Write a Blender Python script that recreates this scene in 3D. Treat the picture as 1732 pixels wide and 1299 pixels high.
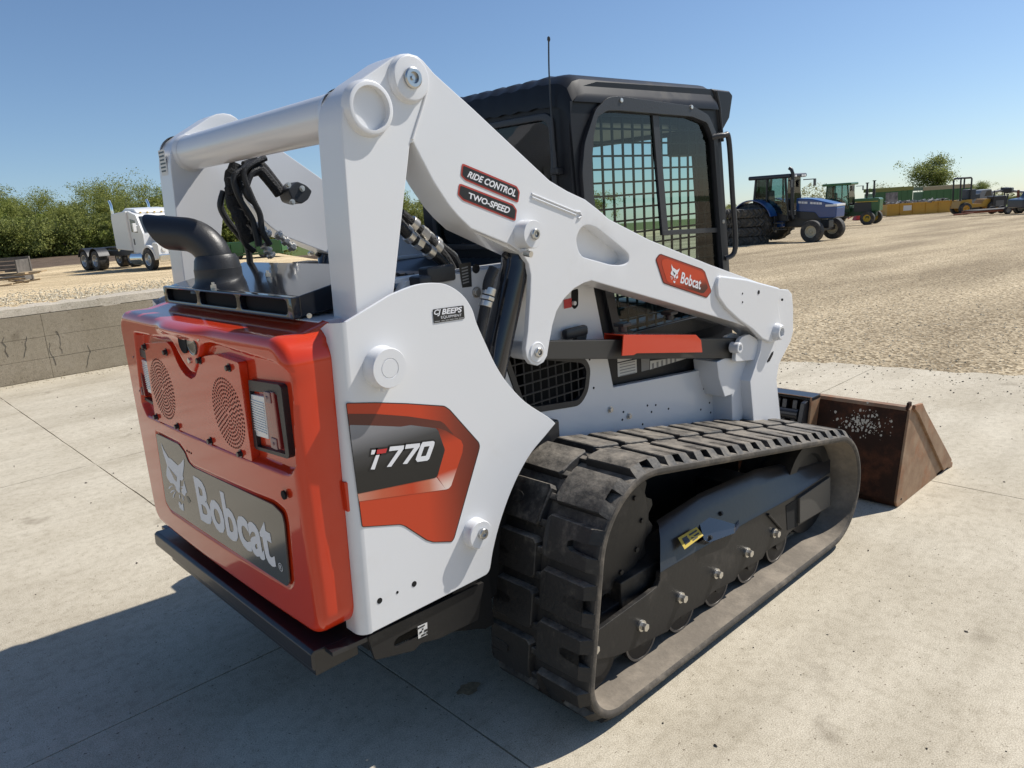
import bpy, bmesh, math, random
import numpy as np
from mathutils import Vector, Matrix, noise as mnoise

# ---------------------------------------------------------------- scene, camera, sky, sun
scene = bpy.context.scene
for o in list(bpy.data.objects):
    bpy.data.objects.remove(o)
COL = scene.collection
R = math.radians

cam_data = bpy.data.cameras.new('camera')
cam = bpy.data.objects.new('camera', cam_data)
COL.objects.link(cam)
cam_data.sensor_width = 36.0
cam_data.lens = 36.0*1275/1732
cam_data.clip_start = 0.05
cam_data.clip_end = 3000
cam_right = Vector((0.72535, -0.68516, -0.06649))
cam_up = Vector((0.20717, 0.12517, 0.97027))
cam_back = Vector((-0.65646, -0.71756, 0.23273))
m = Matrix((cam_right, cam_up, cam_back)).transposed().to_4x4()
m.translation = Vector((-0.8036, -2.3592, 1.6571))
cam.matrix_world = m
scene.camera = cam
scene.render.resolution_x = 1024
scene.render.resolution_y = 768

SUN_DIR = Vector((0.85, -0.31, 1.0)).normalized()          # towards the sun
sun_elev = math.asin(SUN_DIR.z)
world = bpy.data.worlds.new('World')
scene.world = world
world.use_nodes = True
wn = world.node_tree
wn.nodes.clear()
w_out = wn.nodes.new('ShaderNodeOutputWorld')
w_bg = wn.nodes.new('ShaderNodeBackground')
w_sky = wn.nodes.new('ShaderNodeTexSky')
w_sky.sky_type = 'NISHITA'
w_sky.sun_disc = False
w_sky.sun_elevation = sun_elev
w_sky.sun_rotation = math.atan2(SUN_DIR.x, SUN_DIR.y)
w_sky.altitude = 250
w_sky.air_density = 1.0
w_sky.dust_density = 0.45
w_sky.ozone_density = 5.0
w_bg.inputs['Strength'].default_value = 0.104
# the pad the machine stands on is not quite level: the true horizon lies a little lower than the pad's plane
w_tc = wn.nodes.new('ShaderNodeTexCoord')
w_map = wn.nodes.new('ShaderNodeMapping')
w_map.vector_type = 'POINT'
tilt = Matrix.Rotation(R(2.6), 3, Vector((0.737, -0.675, 0.0)))
w_map.inputs['Rotation'].default_value = tilt.to_euler('XYZ')
wn.links.new(w_tc.outputs['Generated'], w_map.inputs['Vector'])
wn.links.new(w_map.outputs['Vector'], w_sky.inputs['Vector'])
wn.links.new(w_sky.outputs['Color'], w_bg.inputs['Color'])
wn.links.new(w_bg.outputs['Background'], w_out.inputs['Surface'])

sun_data = bpy.data.lights.new('sun', 'SUN')
sun_data.energy = 5.0
sun_data.angle = R(0.53)
sun_data.color = (1.0, 0.95, 0.87)
sun = bpy.data.objects.new('sun', sun_data)
COL.objects.link(sun)
sun.rotation_euler = SUN_DIR.to_track_quat('Z', 'Y').to_euler()
sun.location = (0, 0, 30)

vs = scene.view_settings
vs.view_transform = 'Standard'
vs.look = 'None'
vs.exposure = 0.16
vs.gamma = 1.0
vs.use_curve_mapping = False

# ---------------------------------------------------------------- materials
MATS = {}
def mat(name, col, rough=0.5, metal=0.0, coat=0.0, var=0.0, vscale=6.0, bump=0.0, bscale=60.0,
        dirt=None, dscale=4.0, dlow=0.5, dhigh=0.75, dtop=0.0, spec=0.5, emis=None, vcol2=None, coat_ior=1.5):
    m = bpy.data.materials.new(name)
    m.use_nodes = True
    nt = m.node_tree
    N, L = nt.nodes, nt.links
    b = N['Principled BSDF']
    b.inputs['Base Color'].default_value = (*col, 1)
    b.inputs['Roughness'].default_value = rough
    b.inputs['Metallic'].default_value = metal
    b.inputs['Specular IOR Level'].default_value = spec
    if coat:
        b.inputs['Coat Weight'].default_value = coat
        b.inputs['Coat Roughness'].default_value = 0.06
        b.inputs['Coat IOR'].default_value = coat_ior
    tc = N.new('ShaderNodeTexCoord')
    cur = None
    if var or vcol2:
        n = N.new('ShaderNodeTexNoise'); n.inputs['Scale'].default_value = vscale
        n.inputs['Detail'].default_value = 6; n.inputs['Roughness'].default_value = 0.65
        L.new(tc.outputs['Object'], n.inputs['Vector'])
        r = N.new('ShaderNodeValToRGB')
        c2 = vcol2 if vcol2 else tuple(min(1, c*(1+var)) for c in col)
        c1 = col if vcol2 else tuple(c*(1-var) for c in col)
        r.color_ramp.elements[0].position = 0.36; r.color_ramp.elements[0].color = (*c1, 1)
        r.color_ramp.elements[1].position = 0.64; r.color_ramp.elements[1].color = (*c2, 1)
        L.new(n.outputs['Fac'], r.inputs['Fac'])
        cur = r.outputs['Color']
    if dirt:
        n = N.new('ShaderNodeTexNoise'); n.inputs['Scale'].default_value = dscale
        n.inputs['Detail'].default_value = 9; n.inputs['Roughness'].default_value = 0.72
        L.new(tc.outputs['Object'], n.inputs['Vector'])
        fac = n.outputs['Fac']
        if dtop:                                   # dust settles on faces that look up
            g = N.new('ShaderNodeNewGeometry'); sp = N.new('ShaderNodeSeparateXYZ')
            L.new(g.outputs['Normal'], sp.inputs['Vector'])
            ma = N.new('ShaderNodeMath'); ma.operation = 'MULTIPLY_ADD'
            ma.inputs[1].default_value = dtop
            L.new(sp.outputs['Z'], ma.inputs[0]); L.new(fac, ma.inputs[2]); fac = ma.outputs[0]
        r = N.new('ShaderNodeMapRange'); r.interpolation_type = 'SMOOTHSTEP'
        r.inputs['From Min'].default_value = dlow; r.inputs['From Max'].default_value = dhigh
        L.new(fac, r.inputs['Value'])
        mx = N.new('ShaderNodeMix'); mx.data_type = 'RGBA'
        mx.inputs['B'].default_value = (*dirt, 1)
        if cur: L.new(cur, mx.inputs['A'])
        else: mx.inputs['A'].default_value = (*col, 1)
        L.new(r.outputs['Result'], mx.inputs['Factor'])
        cur = mx.outputs['Result']
        mr = N.new('ShaderNodeMapRange')
        mr.inputs['To Min'].default_value = rough; mr.inputs['To Max'].default_value = max(rough, 0.85)
        L.new(r.outputs['Result'], mr.inputs['Value']); L.new(mr.outputs['Result'], b.inputs['Roughness'])
    if cur: L.new(cur, b.inputs['Base Color'])
    if bump:
        n = N.new('ShaderNodeTexNoise'); n.inputs['Scale'].default_value = bscale
        n.inputs['Detail'].default_value = 5
        L.new(tc.outputs['Object'], n.inputs['Vector'])
        bp = N.new('ShaderNodeBump'); bp.inputs['Strength'].default_value = bump
        bp.inputs['Distance'].default_value = 0.01
        L.new(n.outputs['Fac'], bp.inputs['Height']); L.new(bp.outputs['Normal'], b.inputs['Normal'])
    if emis:
        b.inputs['Emission Color'].default_value = (*emis, 1); b.inputs['Emission Strength'].default_value = 1
    MATS[name] = m
    return m

WHITE = mat('white_paint', (0.70, 0.705, 0.715), 0.32, coat=0.35, dirt=(0.60, 0.57, 0.52), dscale=2.3, dlow=0.55, dhigh=0.95, bump=0.06, bscale=2.6)
RED = mat('orange_red_paint', (0.58, 0.038, 0.008), 0.32, coat=1.0, coat_ior=1.48, spec=0.10, bump=0.02, bscale=9)
BLACKP = mat('black_paint', (0.016, 0.017, 0.02), 0.34, coat=0.15, dirt=(0.10, 0.09, 0.08), dscale=7, dlow=0.58, dhigh=0.9, bump=0.05, bscale=40)
BLACKGLOSS = mat('glossy_black_paint', (0.012, 0.013, 0.017), 0.16, coat=0.5, bump=0.02, bscale=12)
BLACKPL = mat('black_plastic', (0.022, 0.023, 0.026), 0.42, bump=0.08, bscale=160)
CABBLACK = mat('cab_black', (0.012, 0.013, 0.016), 0.40, dirt=(0.045, 0.043, 0.04), dscale=5, dlow=0.52, dhigh=0.95, dtop=0.05, spec=0.22)
DARKSTEEL = mat('dark_steel', (0.015, 0.0145, 0.0145), 0.45, dirt=(0.11, 0.095, 0.078), dscale=7, dlow=0.50, dhigh=0.88, dtop=0.05, spec=0.35, bump=0.06, bscale=50)
RUBBER = mat('track_rubber', (0.0125, 0.012, 0.012), 0.6, dirt=(0.25, 0.22, 0.18), dscale=11, dlow=0.58, dhigh=1.06, dtop=0.34, bump=0.25, bscale=70)
RUBBERIN = mat('dusty_rubber', (0.17, 0.145, 0.115), 0.9, dirt=(0.30, 0.255, 0.20), dscale=5, dlow=0.40, dhigh=0.75, bump=0.25, bscale=40)
RUBBEREDGE = mat('belt_edge', (0.055, 0.048, 0.040), 0.8, dirt=(0.22, 0.185, 0.145), dscale=7, dlow=0.42, dhigh=0.8, bump=0.2, bscale=60)
TYRE = mat('tyre_rubber', (0.028, 0.027, 0.026), 0.75, dirt=(0.17, 0.15, 0.125), dscale=5, dlow=0.42, dhigh=0.85)
STEEL = mat('bright_steel', (0.55, 0.55, 0.54), 0.28, metal=1.0, bump=0.03)
ZINC = mat('zinc_plated', (0.62, 0.60, 0.56), 0.35, metal=0.9)
HOSE = mat('hose_rubber', (0.012, 0.012, 0.013), 0.45, bump=0.3, bscale=220)
SLEEVE = mat('woven_sleeve', (0.010, 0.010, 0.011), 0.8, bump=0.7, bscale=120)
HOLE = mat('hole_black', (0.004, 0.004, 0.004), 0.9)
PANELGREY = mat('name_panel_grey', (0.080, 0.078, 0.068), 0.16, coat=0.3, bump=0.008, bscale=8)
LETTERWHITE = mat('lettering_white', (0.72, 0.72, 0.74), 0.4)
LENSWHITE = mat('clear_lens', (0.72, 0.72, 0.70), 0.18, coat=0.5)
LENSRED = mat('red_lens', (0.22, 0.022, 0.022), 0.2, coat=0.6)
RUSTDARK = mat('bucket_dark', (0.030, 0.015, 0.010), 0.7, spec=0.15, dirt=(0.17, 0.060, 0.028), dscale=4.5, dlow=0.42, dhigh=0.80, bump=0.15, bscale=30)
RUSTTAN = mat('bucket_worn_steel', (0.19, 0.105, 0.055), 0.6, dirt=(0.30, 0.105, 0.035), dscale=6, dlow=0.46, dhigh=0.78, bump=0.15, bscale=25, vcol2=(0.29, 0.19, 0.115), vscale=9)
PAPER = mat('sticker_white', (0.66, 0.65, 0.62), 0.5)
YELLOWST = mat('sticker_yellow', (0.50, 0.36, 0.03), 0.5)
REDST = mat('sticker_red', (0.50, 0.03, 0.03), 0.5)
BLACKST = mat('sticker_black', (0.012, 0.012, 0.013), 0.35)
GREYST = mat('sticker_grey', (0.25, 0.25, 0.25), 0.5)

def glass_mat(name, tint, rough=0.02, alpha_mix=0.88):
    m = bpy.data.materials.new(name); m.use_nodes = True
    nt = m.node_tree; nt.nodes.clear()
    o = nt.nodes.new('ShaderNodeOutputMaterial'); mx = nt.nodes.new('ShaderNodeMixShader')
    t = nt.nodes.new('ShaderNodeBsdfTransparent'); g = nt.nodes.new('ShaderNodeBsdfGlossy')
    lw = nt.nodes.new('ShaderNodeFresnel'); lw.inputs['IOR'].default_value = 1.5
    t.inputs['Color'].default_value = (*tint, 1); g.inputs['Roughness'].default_value = rough
    nt.links.new(lw.outputs[0], mx.inputs['Fac'])
    nt.links.new(t.outputs[0], mx.inputs[1]); nt.links.new(g.outputs[0], mx.inputs[2])
    nt.links.new(mx.outputs[0], o.inputs['Surface'])
    return m
GLASS = glass_mat('green_tinted_glass', (0.49, 0.67, 0.63))

def grad_mat(name, axis, lo, hi, stops, rough=0.3):
    """flat print: a printed colour gradient along one local axis"""
    m = bpy.data.materials.new(name); m.use_nodes = True
    nt = m.node_tree; b = nt.nodes['Principled BSDF']; b.inputs['Roughness'].default_value = rough
    tc = nt.nodes.new('ShaderNodeTexCoord'); sp = nt.nodes.new('ShaderNodeSeparateXYZ')
    nt.links.new(tc.outputs['Object'], sp.inputs['Vector'])
    mr = nt.nodes.new('ShaderNodeMapRange'); mr.inputs['From Min'].default_value = lo; mr.inputs['From Max'].default_value = hi
    nt.links.new(sp.outputs[axis], mr.inputs['Value'])
    cr = nt.nodes.new('ShaderNodeValToRGB')
    el = cr.color_ramp.elements
    el[0].position, el[0].color = stops[0][0], (*stops[0][1], 1)
    el[1].position, el[1].color = stops[-1][0], (*stops[-1][1], 1)
    for p, c in stops[1:-1]:
        e = el.new(p); e.color = (*c, 1)
    nt.links.new(mr.outputs['Result'], cr.inputs['Fac']); nt.links.new(cr.outputs['Color'], b.inputs['Base Color'])
    return m

# ---------------------------------------------------------------- mesh helpers
def finish(bm, smooth=True, ang=35):
    bmesh.ops.recalc_face_normals(bm, faces=bm.faces)
    me = bpy.data.meshes.new('mesh')
    bm.to_mesh(me); bm.free()
    if smooth and len(me.polygons):
        me.polygons.foreach_set('use_smooth', [True]*len(me.polygons))
        me.set_sharp_from_angle(angle=R(ang))
    return me

def obj(name, bm, material, parent=None, smooth=True, ang=35):
    me = bm if isinstance(bm, bpy.types.Mesh) else finish(bm, smooth, ang)
    me.name = name
    if material and not me.materials: me.materials.append(material)
    o = bpy.data.objects.new(name, me)
    COL.objects.link(o)
    if parent: o.parent = parent
    if smooth and 6 < len(me.polygons) < 12000:
        wn_ = o.modifiers.new('weighted_normals', 'WEIGHTED_NORMAL'); wn_.keep_sharp = True; wn_.weight = 80
    return o

def tag(o, label=None, cat=None, group=None, kind=None):
    if label: o['label'] = label
    if cat: o['category'] = cat
    if group: o['group'] = group
    if kind: o['kind'] = kind
    return o

def thing(name, label, cat, loc=(0, 0, 0), rotz=0.0, group=None, scale=1.0):
    o = bpy.data.objects.new(name, None); COL.objects.link(o)
    o.empty_display_size = 0.2
    o.location = loc; o.rotation_euler = (0, 0, rotz); o.scale = (scale,)*3
    return tag(o, label, cat, group)

def copy_tree(o, parent=None):
    c = o.copy(); COL.objects.link(c); c.parent = parent
    for ch in list(o.children): copy_tree(ch, c)
    return c

def to3(p, plane, d):
    if plane == 'X': return Vector((d, p[0], p[1]))
    if plane == 'Y': return Vector((p[0], d, p[1]))
    return Vector((p[0], p[1], d))

def fillet(poly, r, seg=5):
    out = []
    n = len(poly)
    for i in range(n):
        a, b, c = Vector(poly[i-1]), Vector(poly[i]), Vector(poly[(i+1) % n])
        u, v = (a-b), (c-b)
        lu, lv = u.length, v.length
        if lu < 1e-6 or lv < 1e-6: continue
        u /= lu; v /= lv
        k = min(r, lu*0.45, lv*0.45)
        p0, p1 = b+u*k, b+v*k
        for j in range(seg+1):
            t = j/seg
            q = p0*(1-t)**2 + b*2*t*(1-t) + p1*t*t
            out.append((q.x, q.y))
    return out

def smooth_poly(poly, closed=True, sub=4):
    """Catmull-Rom through the given points"""
    n = len(poly); out = []
    P = [Vector(p) for p in poly]
    rng = range(n) if closed else range(n-1)
    for i in rng:
        p0 = P[i-1] if (closed or i > 0) else P[i]
        p1 = P[i]; p2 = P[(i+1) % n]
        p3 = P[(i+2) % n] if (closed or i+2 < n) else p2
        for j in range(sub):
            t = j/sub
            out.append(tuple(0.5*((2*p1)+(p2-p0)*t+(2*p0-5*p1+4*p2-p3)*t*t+(3*p1-p0-3*p2+p3)*t**3)))
    if not closed: out.append(tuple(P[-1]))
    return out

def sharp_bevel(bm, w, ang=30, seg=2):
    bm.normal_update()
    es = [e for e in bm.edges if len(e.link_faces) == 2 and e.calc_face_angle(0) > R(ang)]
    if es:
        bmesh.ops.bevel(bm, geom=es, offset=w, segments=seg, profile=0.5, affect='EDGES', clamp_overlap=True)

def prism(bm, poly, plane, a, b, bev=0.0, holes=(), seg=2, one_side=False):
    """extrude a polygon (with holes) lying in a plane X/Y/Z=const from a to b"""
    t = bmesh.new()
    if holes:
        es = []
        for lp in [poly]+list(holes):
            vs_ = [t.verts.new(to3(p, plane, a)) for p in lp]
            es += [t.edges.new((vs_[i], vs_[(i+1) % len(vs_)])) for i in range(len(vs_))]
        bmesh.ops.triangle_fill(t, use_beauty=True, use_dissolve=False, edges=es)
        fs = list(t.faces)
    else:
        fs = [t.faces.new([t.verts.new(to3(p, plane, a)) for p in poly])]
    r = bmesh.ops.extrude_face_region(t, geom=fs)
    off = to3((0, 0), plane, b-a)
    bmesh.ops.translate(t, vec=off, verts=[v for v in r['geom'] if isinstance(v, bmesh.types.BMVert)])
    bmesh.ops.recalc_face_normals(t, faces=t.faces)
    if bev and one_side:
        ix = 'XYZ'.index(plane)
        t.normal_update()
        es = [e for e in t.edges if all(abs(v.co[ix]-b) < 1e-5 for v in e.verts) and len(e.link_faces) == 2 and e.calc_face_angle(0) > R(40)]
        bmesh.ops.bevel(t, geom=es, offset=bev, segments=seg, profile=0.5, affect='EDGES', clamp_overlap=True)
    elif bev: sharp_bevel(t, bev, 40, seg)
    merge(bm, t)
    return bm

def merge(bm, t, mtx=None):
    if mtx is not None: bmesh.ops.transform(t, matrix=mtx, verts=t.verts)
    me = bpy.data.meshes.new('tmp'); t.to_mesh(me); t.free()
    bm.from_mesh(me); bpy.data.meshes.remove(me)

def flat(bm, poly, plane, d, flip=False):
    f = bm.faces.new([bm.verts.new(to3(p, plane, d)) for p in poly])
    return f

def box(bm, c, s, bev=0.0, rot=None, seg=2):
    t = bmesh.new()
    bmesh.ops.create_cube(t, size=1.0)
    bmesh.ops.scale(t, vec=Vector(s), verts=t.verts)
    if bev: sharp_bevel(t, bev, 40, seg)
    mt = Matrix.Translation(Vector(c))
    if rot is not None: mt = mt @ rot.to_4x4()
    merge(bm, t, mt)
    return bm

def cyl(bm, p0, p1, r0, r1=None, seg=24, caps=True, bev=0.0):
    p0, p1 = Vector(p0), Vector(p1)
    r1 = r0 if r1 is None else r1
    t = bmesh.new()
    d = p1-p0
    bmesh.ops.create_cone(t, cap_ends=caps, cap_tris=False, segments=seg, radius1=r0, radius2=r1, depth=d.length)
    if bev: sharp_bevel(t, bev, 50, 2)
    q = d.to_track_quat('Z', 'Y').to_matrix().to_4x4()
    merge(bm, t, Matrix.Translation((p0+p1)/2) @ q)
    return bm

def lathe(bm, p0, axis, prof, seg=28):
    """prof = [(along axis, radius), ...] from p0"""
    p0 = Vector(p0); q = Vector(axis).normalized().to_track_quat('Z', 'Y').to_matrix()
    rings = []
    for h, r in prof:
        if r < 1e-5: rings.append([bm.verts.new(p0+q @ Vector((0, 0, h)))])
        else: rings.append([bm.verts.new(p0+q @ Vector((r*math.cos(2*math.pi*i/seg), r*math.sin(2*math.pi*i/seg), h))) for i in range(seg)])
    for a, b in zip(rings, rings[1:]):
        for i in range(seg):
            j = (i+1) % seg
            if len(a) == 1 and len(b) == 1: continue
            if len(a) == 1: bm.faces.new((a[0], b[i], b[j]))
            elif len(b) == 1: bm.faces.new((a[i], a[j], b[0]))
            else: bm.faces.new((a[i], a[j], b[j], b[i]))
    return bm

def tube(bm, pts, r, seg=12, caps=True, spline=0):
    if spline: pts = smooth_poly(pts, closed=False, sub=spline)
    P = [Vector(p) for p in pts]
    n = len(P)
    rr = r if isinstance(r, (list, tuple)) else [r]*n
    if len(rr) != n: rr = [rr[min(len(rr)-1, int(i*len(rr)/n))] for i in range(n)]
    up = None; rings = []
    for i in range(n):
        d = (P[min(i+1, n-1)]-P[max(i-1, 0)]).normalized()
        if up is None: up = d.orthogonal().normalized()
        up = (up-d*up.dot(d)).normalized(); w = d.cross(up)
        rings.append([bm.verts.new(P[i]+(up*math.cos(2*math.pi*k/seg)+w*math.sin(2*math.pi*k/seg))*rr[i]) for k in range(seg)])
    for a, b in zip(rings, rings[1:]):
        for k in range(seg):
            bm.faces.new((a[k], a[(k+1) % seg], b[(k+1) % seg], b[k]))
    if caps:
        bm.faces.new(rings[0]); bm.faces.new(rings[-1][::-1])
    return bm

def hexbolt(bm, p, axis, r=0.012, h=0.01, washer=1.35):
    a = Vector(axis).normalized(); p = Vector(p)
    cyl(bm, p, p+a*h*0.3, r*washer, seg=16)
    cyl(bm, p+a*h*0.3, p+a*h, r, seg=6, bev=r*0.08)
    return bm

def text_mesh(body, corners, bold=0.0, shear=0.0, spacing=1.0, align=None):
    """lettering mesh mapped on the quad BL, BR, TR, TL (3D points)"""
    cu = bpy.data.curves.new('txt', 'FONT')
    cu.body = body; cu.size = 1.0; cu.offset = bold; cu.shear = shear; cu.space_character = spacing
    cu.resolution_u = 3
    ob = bpy.data.objects.new('txt', cu); COL.objects.link(ob)
    dg = bpy.context.evaluated_depsgraph_get(); dg.update()
    me = bpy.data.meshes.new_from_object(ob.evaluated_get(dg))
    bpy.data.objects.remove(ob); bpy.data.curves.remove(cu)
    xs = [v.co.x for v in me.vertices]; ys = [v.co.y for v in me.vertices]
    x0, x1, y0, y1 = min(xs), max(xs), min(ys), max(ys)
    BL, BR, TR, TL = [Vector(c) for c in corners]
    for v in me.vertices:
        u = (v.co.x-x0)/(x1-x0); w = (v.co.y-y0)/(y1-y0)
        v.co = (BL*(1-u)+BR*u)*(1-w)+(TL*(1-u)+TR*u)*w
    me.materials.clear()
    return me

def c3(pts, plane, d):
    return [to3(p, plane, d) for p in pts]

def new(): return bmesh.new()

# ================================================================ THE SETTING
def sm(a, b, x):
    t = min(1.0, max(0.0, (x-a)/(b-a))); return t*t*(3-2*t)

WALL_Y, WALL_TOP = 7.85, 0.87
def terrain(x, y):
    s = (x+.804)*.675+(y+2.359)*.737
    u = x-.35*y; w = sm(5, 11, u)
    zr = -.034*max(0, s-9)
    zl = .87-.045*max(0, min(s, 36)-9.5)
    return zr+(zl-zr)*(1-w)*sm(7.94, 8.04, y)

def pad_edge(y):
    return min(6.16-0.195*y, 6.45)+0.10*mnoise.noise((y*1.3, 3.1, 0))+0.05*mnoise.noise((y*5.1, 7.7, 0))

def ground_z(x, y):
    d = x-pad_edge(y)
    if y > 7.93: return terrain(x, y)+0.02*mnoise.noise((x*.35, y*.35, 2.2))
    if d < -0.09: return -0.009
    rough = 0.012*mnoise.noise((x*6, y*6, 0))+0.03*mnoise.noise((x*.5, y*.5, 5))*sm(0.3, 3, d)
    return min(d*0.10, 0.03*sm(0, .5, d)+0.0)+rough*sm(-.1, .3, d)+terrain(x, y) if d < .5 else 0.03+rough+terrain(x, y)

def axis_lines(segs):
    out = []
    for a, b, n in segs:
        out += [a+(b-a)*i/n for i in range(n)]
    out.append(segs[-1][1])
    return out

gx = axis_lines([(-700, -120, 6), (-120, -30, 6), (-30, -4, 8), (-4, 5.2, 12), (5.2, 7.4, 40), (7.4, 14, 40), (14, 40, 60), (40, 120, 50), (120, 900, 26)])
gy = axis_lines([(-900, -120, 8), (-120, -20, 8), (-20, -5, 12), (-5, 3.5, 80), (3.5, 7.75, 16), (7.75, 7.94, 2), (7.94, 8.06, 4), (8.06, 14, 20), (14, 50, 60), (50, 160, 36), (160, 900, 20)])
bm = new()
gv = [[bm.verts.new((x, y, ground_z(x, y))) for y in gy] for x in gx]
for i in range(len(gx)-1):
    for j in range(len(gy)-1):
        bm.faces.new((gv[i][j], gv[i+1][j], gv[i+1][j+1], gv[i][j+1]))

def gravel_mat():
    m = bpy.data.materials.new('limestone_gravel'); m.use_nodes = True
    nt = m.node_tree; N, L = nt.nodes, nt.links; b = N['Principled BSDF']
    b.inputs['Roughness'].default_value = 0.95; b.inputs['Specular IOR Level'].default_value = 0.2
    tc = N.new('ShaderNodeTexCoord')
    def noise(s, det=4, ro=.6, vec=None):
        n = N.new('ShaderNodeTexNoise'); n.inputs['Scale'].default_value = s; n.inputs['Detail'].default_value = det; n.inputs['Roughness'].default_value = ro
        L.new(vec or tc.outputs['Object'], n.inputs['Vector']); return n.outputs['Fac']
    def vor(s):
        v = N.new('ShaderNodeTexVoronoi'); v.inputs['Scale'].default_value = s; v.inputs['Randomness'].default_value = 1
        L.new(tc.outputs['Object'], v.inputs['Vector']); return v
    v1, v2 = vor(40), vor(15)
    r1 = N.new('ShaderNodeValToRGB'); e = r1.color_ramp.elements
    e[0].position = .05; e[0].color = (.19, .150, .098, 1); e[1].position = .95; e[1].color = (.52, .45, .335, 1)
    k = e.new(.45); k.color = (.345, .288, .203, 1)
    sep = N.new('ShaderNodeSeparateColor'); L.new(v1.outputs['Color'], sep.inputs['Color']); L.new(sep.outputs['Red'], r1.inputs['Fac'])
    # big pale and brown patches, wheel-swept bands
    mp = N.new('ShaderNodeMapping'); mp.inputs['Scale'].default_value = (.10, .45, 1); mp.inputs['Rotation'].default_value = (0, 0, R(20))
    L.new(tc.outputs['Object'], mp.inputs['Vector'])
    big = noise(1.0, 5, .6, mp.outputs['Vector'])
    r2 = N.new('ShaderNodeValToRGB'); e = r2.color_ramp.elements
    e[0].position = .36; e[0].color = (.74, .69, .61, 1); e[1].position = .62; e[1].color = (1.25, 1.20, 1.10, 1)
    L.new(big, r2.inputs['Fac'])
    mx = N.new('ShaderNodeMix'); mx.data_type = 'RGBA'; mx.blend_type = 'MULTIPLY'; mx.inputs['Factor'].default_value = 1
    L.new(r1.outputs['Color'], mx.inputs['A']); L.new(r2.outputs['Color'], mx.inputs['B'])
    # far left, beyond the yard: bare brown field, then grass
    sp = N.new('ShaderNodeSeparateXYZ'); L.new(tc.outputs['Object'], sp.inputs['Vector'])
    def dot(kx, ky, c):
        a = N.new('ShaderNodeMath'); a.operation = 'MULTIPLY_ADD'; a.inputs[1].default_value = kx; a.inputs[2].default_value = c; L.new(sp.outputs['X'], a.inputs[0])
        b2 = N.new('ShaderNodeMath'); b2.operation = 'MULTIPLY_ADD'; b2.inputs[1].default_value = ky; L.new(sp.outputs['Y'], b2.inputs[0]); L.new(a.outputs[0], b2.inputs[2]); return b2.outputs[0]
    wob = noise(.25, 3)
    def over(val, lo, hi, base, col):
        mr = N.new('ShaderNodeMapRange'); mr.interpolation_type = 'SMOOTHSTEP'; mr.inputs['From Min'].default_value = lo; mr.inputs['From Max'].default_value = hi
        ad = N.new('ShaderNodeMath'); ad.operation = 'MULTIPLY_ADD'; ad.inputs[1].default_value = 5; L.new(wob, ad.inputs[0]); L.new(val, ad.inputs[2])
        L.new(ad.outputs[0], mr.inputs['Value'])
        q = N.new('ShaderNodeMix'); q.data_type = 'RGBA'; L.new(mr.outputs['Result'], q.inputs['Factor']); L.new(base, q.inputs['A'])
        if isinstance(col, tuple): q.inputs['B'].default_value = (*col, 1)
        else: L.new(col, q.inputs['B'])
        return q.outputs['Result']
    soil = N.new('ShaderNodeValToRGB'); e = soil.color_ramp.elements
    e[0].position = .3; e[0].color = (.075, .050, .034, 1); e[1].position = .7; e[1].color = (.17, .125, .088, 1)
    L.new(noise(1.6, 6, .7), soil.inputs['Fac'])
    grs = N.new('ShaderNodeValToRGB'); e = grs.color_ramp.elements
    e[0].position = .3; e[0].color = (.050, .075, .018, 1); e[1].position = .7; e[1].color = (.13, .16, .045, 1)
    L.new(noise(2.5, 6, .7), grs.inputs['Fac'])
    pale = N.new('ShaderNodeMix'); pale.data_type = 'RGBA'; pale.blend_type = 'MULTIPLY'; pale.inputs['Factor'].default_value = 1
    L.new(mx.outputs['Result'], pale.inputs['A']); pale.inputs['B'].default_value = (1.5, 1.46, 1.37, 1)
    base_ = over(dot(-.6, 1.0, 0.0), 7.0, 10.0, mx.outputs['Result'], pale.outputs['Result'])
    c = over(dot(-.25, 1.0, 0.0), 50.5, 53.0, base_, soil.outputs['Color'])
    c = over(dot(-.25, 1.0, 0.0), 76.0, 80.0, c, grs.outputs['Color'])
    c = over(dot(1.0, 0.3, 0.0), 118.0, 126.0, c, grs.outputs['Color'])
    L.new(c, b.inputs['Base Color'])
    bp = N.new('ShaderNodeBump'); bp.inputs['Strength'].default_value = .6; bp.inputs['Distance'].default_value = .015
    ad = N.new('ShaderNodeMath'); ad.operation = 'MULTIPLY_ADD'; ad.inputs[1].default_value = 1.8
    L.new(v2.outputs['Distance'], ad.inputs[0]); L.new(v1.outputs['Distance'], ad.inputs[2])
    L.new(ad.outputs[0], bp.inputs['Height']); L.new(bp.outputs['Normal'], b.inputs['Normal'])
    return m
GRAVEL = gravel_mat()
tag(obj('ground', bm, GRAVEL, ang=180), kind='structure')

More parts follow.
